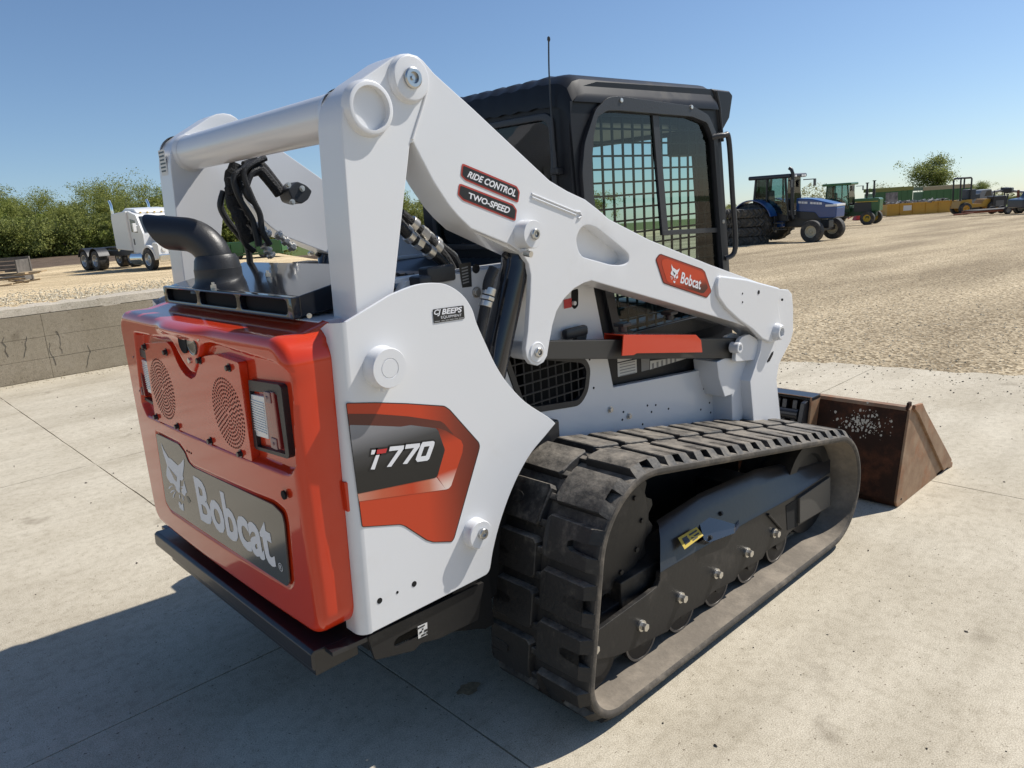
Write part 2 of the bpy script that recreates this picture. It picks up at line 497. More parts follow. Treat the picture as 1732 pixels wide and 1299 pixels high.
def concrete_mat(name, a, b_, fine=1.0):
    m = bpy.data.materials.new(name); m.use_nodes = True
    nt = m.node_tree; N, L = nt.nodes, nt.links; b = N['Principled BSDF']
    b.inputs['Roughness'].default_value = 0.9; b.inputs['Specular IOR Level'].default_value = 0.25
    g = N.new('ShaderNodeTexCoord')
    pos = g.outputs['Object']
    def noise(s, det=5, ro=.6):
        n = N.new('ShaderNodeTexNoise'); n.inputs['Scale'].default_value = s; n.inputs['Detail'].default_value = det; n.inputs['Roughness'].default_value = ro
        L.new(pos, n.inputs['Vector']); return n.outputs['Fac']
    def ramp(f, p0, c0, p1, c1):
        r = N.new('ShaderNodeValToRGB'); e = r.color_ramp.elements
        e[0].position, e[0].color, e[1].position, e[1].color = p0, (*c0, 1), p1, (*c1, 1); L.new(f, r.inputs['Fac']); return r.outputs['Color']
    def mul(x, y, f=1.0):
        q = N.new('ShaderNodeMix'); q.data_type = 'RGBA'; q.blend_type = 'MULTIPLY'; q.inputs['Factor'].default_value = f
        L.new(x, q.inputs['A']); L.new(y, q.inputs['B']); return q.outputs['Result']
    c = ramp(noise(.9, 8, .68), .34, a, .68, b_)
    c = mul(c, ramp(noise(240*fine, 2, .5), .34, (.72, .70, .68), .62, (1.12, 1.12, 1.12)))
    c = mul(c, ramp(noise(22, 5, .7), .30, (.80, .79, .77), .55, (1.0, 1.0, 1.0)))
    sp = noise(75*fine, 2, .4)                             # small dark specks
    c = mul(c, ramp(sp, .27, (.45, .42, .40), .32, (1, 1, 1)))
    st = noise(3.1, 4, .5)
    c = mul(c, ramp(st, .24, (.62, .60, .58), .36, (1, 1, 1)))
    mpw = N.new('ShaderNodeMapping'); mpw.inputs['Scale'].default_value = (.25, 1.6, 1); mpw.inputs['Rotation'].default_value = (0, 0, R(-24)); L.new(pos, mpw.inputs['Vector'])
    nw = N.new('ShaderNodeTexNoise'); nw.inputs['Scale'].default_value = 1.1; nw.inputs['Detail'].default_value = 7; nw.inputs['Roughness'].default_value = .7; L.new(mpw.outputs['Vector'], nw.inputs['Vector'])
    c = mul(c, ramp(nw.outputs['Fac'], .33, (.80, .79, .77), .56, (1.03, 1.03, 1.03)), .8)
    c = mul(c, ramp(noise(.33, 6, .6), .36, (.90, .89, .88), .62, (1.05, 1.05, 1.05)))
    L.new(c, b.inputs['Base Color'])
    bp = N.new('ShaderNodeBump'); bp.inputs['Strength'].default_value = .35; bp.inputs['Distance'].default_value = .004
    L.new(noise(160*fine, 4, .6), bp.inputs['Height']); L.new(bp.outputs['Normal'], b.inputs['Normal'])
    return m
CONCRETE = concrete_mat('broom_finished_concrete', (.475, .425, .33), (.605, .555, .45))
WALLCON = concrete_mat('cast_wall_concrete', (.295, .253, .182), (.385, .335, .258), .5)

pad = bpy.data.objects.new('concrete_pad', None); COL.objects.link(pad)
tag(pad, kind='structure')
sx = [-8.66, -5.61, -2.56, .49, 3.54, 6.59]
sy = [-13.1, -9.75, -6.4, -3.05, .30, 3.65, 7.00, 7.84]
for i in range(len(sx)-1):
    for j in range(len(sy)-1):
        bm = new()
        x0, x1, y0, y1 = sx[i], sx[i+1], sy[j], sy[j+1]
        g = .0022
        # slightly chipped, uneven slab edges
        rnd = random.Random(i*31+j)
        loop = []
        def edge(ax, ay, bx, by, nx, ny):
            n = 22
            for k in range(n):
                t = k/n; w = g+(abs(rnd.gauss(0, .0018)) if k else 0)
                loop.append((ax+(bx-ax)*t+nx*w, ay+(by-ay)*t+ny*w))
        edge(x0, y0, x1, y0, 0, 1); edge(x1, y0, x1, y1, -1, 0); edge(x1, y1, x0, y1, 0, -1); edge(x0, y1, x0, y0, 1, 0)
        prism(bm, loop, 'Z', -.04, 0)
        o = obj('slab', bm, CONCRETE, pad, smooth=False)

# loose dirt and chips on the pad, and gravel along its edge
def pebbles(name, spots, material, seed=1):
    rnd = random.Random(seed)
    V, F = [], []
    base = [(1, 0, 0), (-1, 0, 0), (0, 1, 0), (0, -1, 0), (0, 0, 1), (0, 0, -1)]
    tri = [(0, 2, 4), (2, 1, 4), (1, 3, 4), (3, 0, 4), (2, 0, 5), (1, 2, 5), (3, 1, 5), (0, 3, 5)]
    for (x, y, z, r) in spots:
        k = len(V); a = rnd.random()*6.28; ca, sa = math.cos(a), math.sin(a)
        fx, fy, fz = r*rnd.uniform(.7, 1.3), r*rnd.uniform(.6, 1.1), r*rnd.uniform(.4, .8)
        for p in base:
            px, py, pz = p[0]*fx*rnd.uniform(.8, 1.2), p[1]*fy*rnd.uniform(.8, 1.2), p[2]*fz
            V.append((x+px*ca-py*sa, y+px*sa+py*ca, z+pz+fz*.5))
        F += [tuple(k+q for q in t) for t in tri]
    me = bpy.data.meshes.new(name); me.from_pydata(V, [], F)
    me.materials.append(material)
    return tag(obj(name, me, material), kind='stuff')

rnd = random.Random(5)
DIRTCLOD = mat('dark_dirt_clods', (.05, .042, .035), .9)
STONE = mat('limestone_chips', (.34, .285, .19), .9, vcol2=(.64, .565, .42), vscale=9)
spots = []
for k in range(520):                                             # crumbs lying ahead of and beside the bucket
    y = rnd.uniform(-2.6, 1.2); x = pad_edge(y)-abs(rnd.gauss(0, 1.1))
    if x < 3.3: continue
    spots.append((x, y, 0, rnd.choice([.002, .0025, .003, .003, .004, .005, .006, .009])))
for k in range(170):
    spots.append((rnd.uniform(-.5, 4.5), rnd.uniform(-3.0, -1.05), 0, rnd.choice([.002, .003, .003, .004, .007])))
for k in range(160):
    spots.append((rnd.uniform(-2, 2.2), rnd.uniform(1.5, 7.3), 0, rnd.choice([.003, .004, .006, .009])))
pebbles('dirt_crumbs', spots, DIRTCLOD, 2)
spots = []
for k in range(15000):
    y = rnd.uniform(-6.5, 4.0); x = pad_edge(y)-.12+abs(rnd.gauss(0, 1.0))**1.2*3.2
    spots.append((x, y, ground_z(x, y)-.004, rnd.choice([.005, .006, .007, .008, .010, .013])))
for k in range(4500):
    x = rnd.uniform(-1.5, 6); y = WALL_Y+.28+abs(rnd.gauss(0, 1))*3
    spots.append((x, y, ground_z(x, y), rnd.uniform(.009, .026)))
for k in range(900):
    x = rnd.uniform(-2, 5); y = WALL_Y-abs(rnd.gauss(0, .16))-.02
    spots.append((x, y, 0, rnd.uniform(.004, .012)))
for k in range(420):
    y = rnd.uniform(-6, 4.0); x = pad_edge(y)-abs(rnd.gauss(0, .35))
    spots.append((x, y, 0, rnd.uniform(.004, .012)))
pebbles('gravel_stones', spots, STONE, 3)

# dried mud spot beside the track
rm = random.Random(9)
bm = new(); flat(bm, [(.613+.05*math.cos(a)*rm.uniform(.6, 1.2), -.475+.035*math.sin(a)*rm.uniform(.6, 1.2)) for a in [2*math.pi*k/14 for k in range(14)]], 'Z', .004)
tag(obj('mud_spot', bm, mat('dried_mud', (.30, .22, .13), .9, var=.3, vscale=40), smooth=False), kind='stuff')

# retaining wall: formwork panels with open joints, rough coping
wall = thing('retaining_wall', 'long grey concrete retaining wall with formwork lines on the left', 'wall', (-9, WALL_Y, 0))
px = [0, 2.35, 4.7, 7.05, 9.4, 10.15, 12.2, 14.3, 16.4]; pz = [0, .245, .50, .765]
for i in range(len(px)-1):
    for j in range(len(pz)-1):
        bm = new()
        r2 = random.Random(i*7+j)
        box(bm, ((px[i]+px[i+1])/2, .1+r2.uniform(-.003, .003), (pz[j]+pz[j+1])/2+.0), (px[i+1]-px[i]-.003, .2, pz[j+1]-pz[j]-.003), .003)
        obj('panel', bm, WALLCON, wall)
bm = new(); box(bm, (8.2, .115, .38), (16.38, .14, .76)); obj('core', bm, WALLCON, wall)
COPING = concrete_mat('coping_concrete', (.46, .42, .34), (.58, .52, .43), .6)
bm = new()
n = 150; top = []
rr = random.Random(8)
prev = None
for k in range(n+1):
    x = 16.4*k/n; w = rr.uniform(0, .022); zz = WALL_TOP+rr.uniform(-.008, .006)
    ring = [bm.verts.new((x, .004+w*.6, .772-(.05 if rr.random() < .06 else 0)*rr.random())), bm.verts.new((x, .012+w, zz-.012)), bm.verts.new((x, .05+w, zz)), bm.verts.new((x, .32, zz+.004)), bm.verts.new((x, .32, .76))]
    if prev:
        for a in range(4): bm.faces.new((prev[a], ring[a], ring[a+1], prev[a+1]))
    prev = ring
obj('coping', bm, COPING, wall)
bm = new()                                                       # hairline cracks, raised mineral seams
rc = random.Random(21)
for k in range(26):
    x = rc.uniform(7.0, 13.5); z = rc.uniform(.3, .75); pts = []
    for s in range(9):
        pts.append((x, -.0015, z)); x += rc.uniform(-.02, .02); z -= rc.uniform(.01, .05)
        if z < .02: break
    if len(pts) > 2: tube(bm, pts, .0026, 5, False)
obj('crack_seams', bm, mat('crack_dark', (.09, .08, .065), .9), wall)

# ================================================================ THE TRACK LOADER
L0 = thing('track_loader', 'white compact track loader with orange-red tailgate and black rubber tracks', 'track loader')
def part(name, bm, m, parent=None, **k):
    return obj(name, bm, m, parent or L0, **k)
def mir(poly): return [(-p[0], p[1]) for p in poly]

# ---- tailgate -------------------------------------------------
HW, ZB, ZT, RC = 0.650, 0.545, 1.372, 0.075
def psdf(poly, Y, Z):
    """signed distance (inside positive) for a polygon, vectorised"""
    P = np.array(poly); n = len(P)
    d = np.full(Y.shape, 1e9); ins = np.zeros(Y.shape, bool)
    for i in range(n):
        a, b = P[i], P[(i+1) % n]
        e = b-a; wy, wz = Y-a[0], Z-a[1]
        t = np.clip((wy*e[0]+wz*e[1])/(e@e+1e-12), 0, 1)
        d = np.minimum(d, np.hypot(wy-e[0]*t, wz-e[1]*t))
        c = ((a[1] > Z) != (b[1] > Z)) & (Y < (b[0]-a[0])*(Z-a[1])/((b[1]-a[1])+1e-12)+a[0])
        ins ^= c
    return np.where(ins, d, -d)
REC_U = fillet([(0.4683,1.3099),(0.2343,1.3143)]+[(0.1067,1.322),(0.073,1.3127),(0.0473,1.2878),(0.0169,1.2608),(-0.0159,1.2403),(-0.043,1.2286),(-0.0644,1.2283),(-0.0907,1.2497),(-0.1228,1.2884),(-0.146,1.3145),(-0.1721,1.3275),(-0.2228,1.3351)]+[(-0.5909,1.316),(-0.6374,1.304),(-0.651,1.2754),(-0.6322,1.0399),(-0.602,1.0108),(-0.5671,1.005),(0.497,0.9932),(0.5355,1.0371)], .014, 4)
REC_N = fillet([(0.4238,0.9503),(0.1652,0.9514),(0.1395,0.941),(0.1131,0.9061),(0.0922,0.8998)], .01, 3)
REC_N = fillet([(0.42,0.9522),(0.179,0.954),(0.1354,0.9336),(0.1115,0.9057),(0.0801,0.896),(-0.4927,0.9124),(-0.544,0.9003),(-0.5484,0.8692),(-0.5301,0.6877),(-0.5014,0.6597),(0.4074,0.6478),(0.4563,0.6722)], .012, 4)
nu, nv = 300, 210
u = np.linspace(-1, 1, nu); v = np.linspace(-1, 1, nv)
U, V = np.meshgrid(u, v, indexing='ij')
hh, zc = (ZT-ZB)/2, (ZT+ZB)/2
Yg, Zg = U*HW, V*hh
ax_, az_ = np.abs(Yg)-(HW-RC), np.abs(Zg)-(hh-RC)
cor = (ax_ > 0) & (az_ > 0)
a_, b_ = np.clip(ax_/RC, 0, 1), np.clip(az_/RC, 0, 1)
Yg = np.where(cor, np.sign(Yg)*((HW-RC)+RC*a_*np.sqrt(1-b_**2/2)), Yg)
Zg = np.where(cor, np.sign(Zg)*((hh-RC)+RC*b_*np.sqrt(1-a_**2/2)), Zg)
qx, qz = np.abs(Yg)-(HW-RC), np.abs(Zg)-(hh-RC)
dist = RC-(np.hypot(np.maximum(qx, 0), np.maximum(qz, 0))+np.minimum(np.maximum(qx, qz), 0))
Rb = 0.032
t = np.clip(1-dist/Rb, 0, 1)
Xg = Rb*(1-np.sqrt(np.clip(1-t*t, 0, 1)))*0.9
Zw = Zg+zc
def sstep(x, w): s = np.clip(x/w, 0, 1); return s*s*(3-2*s)
Xg = Xg+0.026*sstep(psdf(REC_U, Yg, Zw), .016)
Xg = Xg+0.006*sstep(psdf(REC_N, Yg, Zw)+.006, .010)
# brow over the camera pod, faint crown over the width
Xg = Xg-0.026*np.exp(-((Yg-0.0)/.17)**4)*np.exp(-((Zw-1.352)/.020)**2)
Xg = Xg+0.012*(Yg/HW)**2
bm = new()
gvv = [[bm.verts.new((Xg[i, j], Yg[i, j], Zw[i, j])) for j in range(nv)] for i in range(nu)]
for i in range(nu-1):
    for j in range(nv-1):
        bm.faces.new((gvv[i][j], gvv[i+1][j], gvv[i+1][j+1], gvv[i][j+1]))
border = [gvv[i][0] for i in range(nu)]+[gvv[nu-1][j] for j in range(1, nv)]+[gvv[i][nv-1] for i in range(nu-2, -1, -1)]+[gvv[0][j] for j in range(nv-2, 0, -1)]
for xx, lift in ((.10, 0), (.175, .018)):
    nb = [bm.verts.new((xx, b.co.y, b.co.z+(lift if b.co.z > ZT-.03 else 0))) for b in border]
    for k in range(len(border)):
        bm.faces.new((border[k], border[(k+1) % len(border)], nb[(k+1) % len(border)], nb[k]))
    border = nb
bm.faces.new(border)
tail = part('tailgate', bm, RED, ang=50)
# louvred inspection panel with its V notch
PANEL = fillet([(0.3783,1.275),(0.2704,1.2861)]+[(0.1501,1.2995),(0.1187,1.2905),(0.0992,1.2641),(0.0842,1.2422),(0.0627,1.2211),(0.0274,1.2042),(-0.0148,1.1977),(-0.0572,1.2116),(-0.0766,1.2302),(-0.1079,1.2637),(-0.1249,1.275),(-0.1551,1.2842),(-0.2387,1.2973)]+[(-0.3912,1.2895),(-0.3811,1.005),(0.4031,0.9975)], .008, 3)
bm = new(); prism(bm, PANEL, 'X', .006, .030, .002)
pan = part('inspection_panel', bm, RED, tail)
bm = new()
for cy in (.266, -.266):
    cz = 1.128
    for ring in range(1, 10):
        rr_ = .0112*ring+.0015
        n = int(round(2*math.pi*rr_/.0125))
        for k in range(n):
            an = 2*math.pi*(k+.5*(ring % 2))/n
            y, z = cy+rr_*math.cos(an), cz+rr_*math.sin(an)
            bm.faces.new([bm.verts.new((.0052, y+.0031*math.cos(q*math.pi/3), z+.0039*math.sin(q*math.pi/3))) for q in range(6)])
o = part('vent_holes', bm, HOLE, tail, smooth=False); tag(o, kind='stuff')
for (y, z) in [(0.3674,1.2645),(0.1652,1.2646),(-0.1169,1.267),(-0.3258,1.2686),(0.3797,1.0125),(0.1786,1.0125),(-0.097,1.0136),(-0.3127,1.0159)]:
    bm = new()
    cyl(bm, (.006, y, z), (.003, y, z), .012, seg=18); cyl(bm, (.003, y, z), (-.006, y, z), .0085, seg=6, bev=.001)
    part('bolt', bm, BLACKP, tail)
# camera pod
for (y, z), m_ in zip([(-0.0259,1.3151),(-0.0951,1.3148)], (HOLE, mat('camera_glass', (.05, .055, .06), .08, coat=.8))):
    bm = new(); lathe(bm, (-.003, y, z), (-1, 0, 0), [(-.02, .034), (.002, .034), (.003, .030), (.001, .027), (0, .0)], 28)
    part('reversing_camera', bm, m_, tail)
for (y, z) in [(0.0437,1.3349),(-0.1553,1.3374),(-0.0501,1.261)]:
    bm = new(); cyl(bm, (.01, y, z), (-.006, y, z), .009, seg=14, bev=.002); part('screw', bm, ZINC, tail)
for (y, z) in [(0.1148,0.9408),(0.0982,0.9399),(0.0804,0.9394)]:
    bm = new(); cyl(bm, (.004, y, z), (-.0012, y, z), .0036, seg=8); part('drain_hole', bm, HOLE, tail)
(hy, hz), = [(-0.5645,0.9532)]
bm = new(); cyl(bm, (.004, hy, hz), (-.0015, hy, hz), .0125, seg=14); part('key_hole', bm, HOLE, tail)
# hinge / latch on the right edge
bm = new(); box(bm, (.15, -.655, .93), (.05, .02, .085), .004); part('latch', bm, RED, tail)

# ---- tail lights
LAMP = [(-0.4086,1.2414),(-0.5887,1.2514),(-0.6001,1.2458),(-0.5919,1.0607),(-0.5794,1.0515),(-0.3922,1.0409),(-0.3796,1.0459)]
LW = [(-0.4054,1.2007),(-0.4868,1.205),(-0.4773,1.0852),(-0.3972,1.0806)]
LR = [(-0.5003,1.2232),(-0.5605,1.229),(-0.5572,1.0732),(-0.4987,1.0675)]
for s in (1, -1):
    f_ = (lambda p: p) if s == 1 else mir
    tl = part('tail_light', prism(new(), fillet(f_(LAMP), .006, 3), 'X', .018, .055, .002, holes=[f_([(-0.4077,1.2111),(-0.5702,1.2229),(-0.5711,1.063),(-0.403,1.0509)])]), BLACKPL)
    bm = new(); prism(bm, f_([(-0.4316,1.219),(-0.5901,1.2298),(-0.588,1.0671),(-0.4178,1.0551)]), 'X', .044, .056); obj('lamp_well', bm, BLACKPL, tl)
    bm = new(); prism(bm, f_(LW), 'X', .020, .046, .003)
    zz0, zz1 = min(p[1] for p in LW), max(p[1] for p in LW)
    obj('reverse_lens', bm, LENSWHITE, tl)
    bm = new()
    for k in range(13):                                          # moulded ribs of the lens
        z = zz0+.02+(zz1-zz0-.04)*k/12
        A4 = f_(LW); tt = (z-zz0)/(zz1-zz0)
        yl = ((A4[3][0]+A4[2][0])*(1-tt)+(A4[0][0]+A4[1][0])*tt)/2
        box(bm, (.0188, yl, z), (.003, abs(A4[0][0]-A4[1][0])*.9, .0035), .001)
    obj('lens_ribs', bm, LENSWHITE, tl)
    bm = new(); prism(bm, f_(LR), 'X', .013, .046, .004)
    rl = obj('brake_lens', bm, LENSRED, tl)
    zr0, zr1 = min(p[1] for p in LR), max(p[1] for p in LR); yr = sum(p[0] for p in f_(LR))/4
    for z in (zr0+.018, zr1-.018):
        bm = new(); box(bm, (.0115, yr, z), (.004, .030, .030), .003); cyl(bm, (.0095, yr, z), (.006, yr, z), .004, seg=8)
        obj('lens_screw_cap', bm, mat('lens_cap', (.30, .19, .18), .4) if 'lens_cap' not in MATS else MATS['lens_cap'], tl)

# ---- name panel, lettering, emblem
NP = fillet([(0.4207,0.9444),(0.1991,0.9459),(0.1546,0.9266),(0.1363,0.8972),(0.0947,0.8865),(-0.4798,0.9026),(-0.5278,0.8895),(-0.5333,0.8619),(-0.5124,0.6817),(-0.4925,0.6621),(0.4149,0.656),(0.4501,0.6771)], .010, 4)
bm = new(); prism(bm, NP, 'X', .0035, .008, .0008)
npan = part('name_panel', bm, PANELGREY)
LT = [(0.1052,0.6978),(-0.4429,0.6991),(-0.4394,0.8535),(0.1082,0.8556)]
part('lettering', text_mesh('Bobcat', c3(LT, 'X', .0026), bold=.030, spacing=.98), LETTERWHITE, npan)
EMB = [[(0.3776,0.9186),(0.3612,0.8964),(0.3253,0.8733),(0.2986,0.8738),(0.2719,0.8682),(0.2391,0.8627),(0.2074,0.8769),(0.1687,0.9008),(0.1794,0.8743),(0.1953,0.8513),(0.2096,0.8334),(0.2055,0.8233),(0.2172,0.8139),(0.232,0.809),(0.246,0.809),(0.2553,0.783),(0.2669,0.7676),(0.2639,0.7587),(0.2851,0.7518),(0.3011,0.7568),(0.3078,0.7706),(0.3179,0.7771),(0.3534,0.7727),(0.3756,0.7831),(0.3839,0.7942),(0.3754,0.8116),(0.3553,0.8391),(0.3631,0.8579),(0.3733,0.8787)],
       [(0.2057,0.8158),(0.2056,0.8022),(0.1995,0.7838),(0.1968,0.7746),(0.2098,0.7676),(0.2219,0.7547),(0.2377,0.7545),(0.2517,0.7586),(0.2474,0.7723),(0.23,0.7827),(0.2506,0.7821),(0.2226,0.7907)],
       [(0.3895,0.7428),(0.3726,0.7539),(0.3438,0.7646),(0.3294,0.7667),(0.3539,0.7576),(0.3772,0.7442)], [(0.3748,0.7306),(0.3538,0.7436),(0.3208,0.7541),(0.3227,0.7501),(0.3484,0.7407),(0.3655,0.7303)],
       [(0.3594,0.7146),(0.3473,0.7288),(0.316,0.7501),(0.3148,0.7471),(0.333,0.7336),(0.3468,0.7185)], [(0.2988,0.7163),(0.2861,0.7157),(0.2807,0.7076),(0.2568,0.7193),(0.2624,0.6898),(0.2845,0.6865),(0.3013,0.6925),(0.3057,0.7042)],
       [(0.2838,0.7462),(0.2734,0.7462),(0.276,0.7349),(0.2853,0.7287)], [(0.2482,0.7481),(0.2409,0.7474),(0.2449,0.733),(0.2537,0.7303)],
       [(0.2149,0.7564),(0.1945,0.7602),(0.1748,0.7478),(0.1965,0.7348),(0.2055,0.7425)]]
EYE = [(0.3476,0.8382),(0.3031,0.8225),(0.2713,0.814),(0.2845,0.7926),(0.3011,0.7961),(0.3144,0.8098)]
bm = new()
for p in EMB[:-1]: flat(bm, p, 'X', .0026)
emb = part('emblem', bm, LETTERWHITE, npan, smooth=False)
bm = new(); flat(bm, EYE, 'X', .0020); part('emblem_eye', bm, PANELGREY, npan, smooth=False)
bm = new(); flat(bm, EMB[-1], 'X', .0026); part('worn_whisker', bm, mat('worn_print', (.16, .155, .13), .4), npan, smooth=False)
(ry, rz), = [(-0.4719,0.7148)]
bm = new()
for k in range(20):
    a0, a1 = 2*math.pi*k/20, 2*math.pi*(k+1)/20
    bm.faces.new([bm.verts.new((.0026, ry+r_*math.cos(q), rz+r_*math.sin(q))) for r_, q in ((.0125, a0), (.0125, a1), (.0105, a1), (.0105, a0))])
part('registered_ring', bm, LETTERWHITE, npan, smooth=False)
part('registered_letter', text_mesh('R', c3([(ry+.005, rz-.006), (ry-.005, rz-.006), (ry-.005, rz+.006), (ry+.005, rz+.006)], 'X', .0026), bold=.02), LETTERWHITE, npan)

# ---- rear bumper and lower frame
bm = new()
prof = [(-.010, .456), (-.014, .468), (-.012, .506), (-.002, .514), (.17, .505), (.17, .495), (.006, .503), (-.001, .499), (-.002, .456)]
HB = .645
prism(bm, prof, 'Y', -HB+.03, HB-.03, .003)
for s in (1, -1):
    prism(bm, [(.03, .512), (.17, .505), (.17, .49), (.03, .498)], 'Y', s*(HB-.03), s*(HB+.012), .002)
prism(bm, [(.02, .40), (.16, .40), (.16, .50), (.02, .50)], 'Y', -.56, .56, .003)
part('bumper', bm, BLACKP)
LOW = fillet([(0.1405,0.5084),(0.1537,0.429),(0.2857,0.3938),(0.3132,0.406),(0.3781,0.3886),(0.5343,0.3809),(0.5711,0.4977)], .006, 2)
SLOT = fillet([(0.22,0.4518),(0.2344,0.4619),(0.2989,0.4632),(0.3194,0.451),(0.312,0.4346),(0.273,0.4285),(0.2307,0.4319),(0.221,0.4391)], .008, 3)
for s in (1, -1):
    bm = new(); prism(bm, LOW, 'Y', s*.650, s*.662, .0015, holes=[SLOT]); fr = part('lower_frame', bm, DARKSTEEL)
    bm = new(); prism(bm, [(.20, .39), (.62, .355), (.82, .42), (.82, .80), (.20, .80)], 'Y', s*.55, s*.58); obj('sun_block_plate', bm, HOLE, fr)  # unseen plate, enlarged to stop sun leaking through under the machine
    bm = new(); prism(bm, [(.36, .385), (.50, .34), (.60, .30), (.635, .30), (.635, .84), (.36, .84)], 'Y', s*.60, s*.615); obj('sun_block_plate', bm, HOLE, fr)  # extra black plate added to close the remaining sun gap
    if s == -1:
        pass
STK = [(0.3057,0.4649),(0.3403,0.4628),(0.3368,0.4228),(0.3031,0.4249)]
bm = new(); flat(bm, STK, 'Y', -.6635); st = part('white_sticker', bm, PAPER, smooth=False)
c = Vector((sum(p[0] for p in STK)/4, -.6645, sum(p[1] for p in STK)/4))
bm = new()
for dx, dz, w, h in ((-.010, .014, .030, .004), (-.012, -.002, .010, .006), (.006, -.004, .012, .007), (-.004, -.014, .016, .005), (.010, -.014, .006, .008), (-.004, .005, .006, .005)):
    flat(bm, [(c.x+dx-w/2+.004, c.z+dz-h/2), (c.x+dx+w/2+.004, c.z+dz-h/2), (c.x+dx+w/2+.004, c.z+dz+h/2), (c.x+dx-w/2+.004, c.z+dz+h/2)], 'Y', c.y)
part('print', bm, BLACKST, st, smooth=False)
for s in (-1, 1): part('sun_block_case', box(new(), (.70, s*.505, .625), (.76, .075, .53), .01), BLACKP)  # boxes added to block sun passing between side panel and track
# belly: dark box that closes the machine underneath
bm = new(); box(bm, (1.35, 0, .52), (2.2, .92, .42), .02); part('belly_pan', bm, DARKSTEEL)

# ---- side panels at the rear
SPX = [(0.1761,1.3926),(0.3193,1.4431),(0.3942,1.4581),(0.4545,1.4589),(0.5115,1.4472),(0.564,1.4129),(0.5961,1.3675),(0.6106,1.32),(0.6401,1.253),(0.6705,1.1875),(0.7133,1.1213),(0.7857,1.0422),(0.8826,0.9696),(0.9169,0.9387),(0.8608,0.9062),(0.7946,0.8677),(0.7355,0.8134),(0.6838,0.7486),(0.6372,0.6721),(0.6033,0.5977),(0.5855,0.5437),(0.5691,0.53),(0.5419,0.529),(0.1434,0.5263)]
SPX = smooth_poly(SPX[1:14], False, 4)+smooth_poly(SPX[14:22], False, 3)+SPX[22:]+[SPX[0]]
SPX = [SPX[-1]]+SPX[:-1]
for s in (-1, 1):
    bm = new()
    t = bmesh.new()
    prism(t, SPX, 'Y', s*.668, s*.68, .0025)
    merge(bm, t)
    # rear return flange, rolled round the corner
    xs0 = [min(SPX, key=lambda p: p[1])[0], SPX[0][0]]
    zb_, zt_ = SPX[-1][1], SPX[0][1]
    xb_, xt_ = SPX[-1][0], SPX[0][0]
    prev = None
    for k in range(7):
        an = k/6*math.pi/2
        rr_ = .035
        ring = []
        for (xx, zz) in ((xb_, zb_), (xt_, zt_)):
            ring.append(bm.verts.new((xx+.003-rr_*math.sin(an), s*(.68-rr_*(1-math.cos(an))), zz)))
        if prev: bm.faces.new((prev[0], prev[1], ring[1], ring[0]))
        prev = ring
    e2 = [bm.verts.new((xb_+.003-.035, s*.60, zb_)), bm.verts.new((xt_+.003-.035, s*.60, zt_-.02))]
    bm.faces.new((prev[0], prev[1], e2[1], e2[0]))
    sp_ = part('side_panel', bm, WHITE)
    # swaged boss at the top and pivot boss at the bottom
    (bx, bz), = [(0.2679,1.2591)]
    bm = new(); lathe(bm, (bx, s*.675, bz), (0, s, 0), [(0, .060), (.008, .056), (.042, .054), (.046, .0515), (.046, .0275), (.0445, .0265), (.0445, .0255), (.046, .0245), (.046, 0)], 40)
    box(bm, (bx-.015, s*.70, bz-.056), (.014, .014, .012), .004)
    obj('pivot_boss', bm, WHITE, sp_)
    (bx, bz), = [(0.5335,0.6879)]
    bm = new(); lathe(bm, (bx, s*.675, bz), (0, s, 0), [(0, .050), (.006, .046), (.036, .0445), (.039, .042), (.039, 0)], 36)
    b2 = obj('pivot_boss', bm, WHITE, sp_)
    bm = new(); lathe(bm, (bx+.004, s*.713, bz+.004), (0, s, 0), [(0, .017), (.010, .017), (.012, .015), (.012, .009), (.006, .008), (.006, 0)], 24); obj('pin', bm, STEEL, sp_)
    for (hx, hz), r_ in zip([(0.1796,0.61),(0.2982,0.6117),(0.2392,0.6102)], (.0085, .0085, .0042)):
        bm = new(); cyl(bm, (hx, s*.672, hz), (hx, s*.6808, hz), r_, seg=16); obj('hole', bm, HOLE, sp_)
side_right = [o for o in L0.children if o.name.startswith('side_panel')][0]

# ---- T770 decal (flat print in layers)
DZ = -.6812
def lay(poly, k, m, parent, name):
    bm = new(); flat(bm, poly, 'Y', DZ-.0006*k); return obj(name, bm, m, parent, smooth=False)
ORANGE = (.50, .045, .010)
D_OUT = fillet([(0.1486,1.1873),(0.2391,1.168),(0.3338,1.1435),(0.4637,1.1058),(0.4815,1.0912),(0.5808,0.964),(0.5838,0.9513),(0.578,0.9362),(0.4564,0.6957),(0.4457,0.6875),(0.3779,0.7115),(0.3549,0.7262),(0.2863,0.7953),(0.2721,0.8049),(0.1516,0.8404)], .006, 3)
D_IN = fillet([(0.1505,1.1849),(0.2388,1.1656),(0.3335,1.141),(0.4618,1.1035),(0.4785,1.0897),(0.5772,0.9636),(0.5802,0.9523),(0.5746,0.9381),(0.4538,0.6986),(0.4449,0.6907),(0.3792,0.7138),(0.3578,0.7275),(0.289,0.7962),(0.2734,0.8068),(0.1538,0.8423)], .005, 3)
xlo, xhi = min(p[0] for p in D_OUT), max(p[0] for p in D_OUT); zlo, zhi = min(p[1] for p in D_OUT), max(p[1] for p in D_OUT)
dec = lay(D_OUT, 0, BLACKST, side_right, 'model_decal')
dec.parent = L0
lay(D_IN, 1, grad_mat('decal_orange', 'X', xlo, xhi, [(0, ORANGE), (.52, ORANGE), (.80, (.20, .028, .012)), (1, (.10, .014, .008))]), dec, 'orange_field')
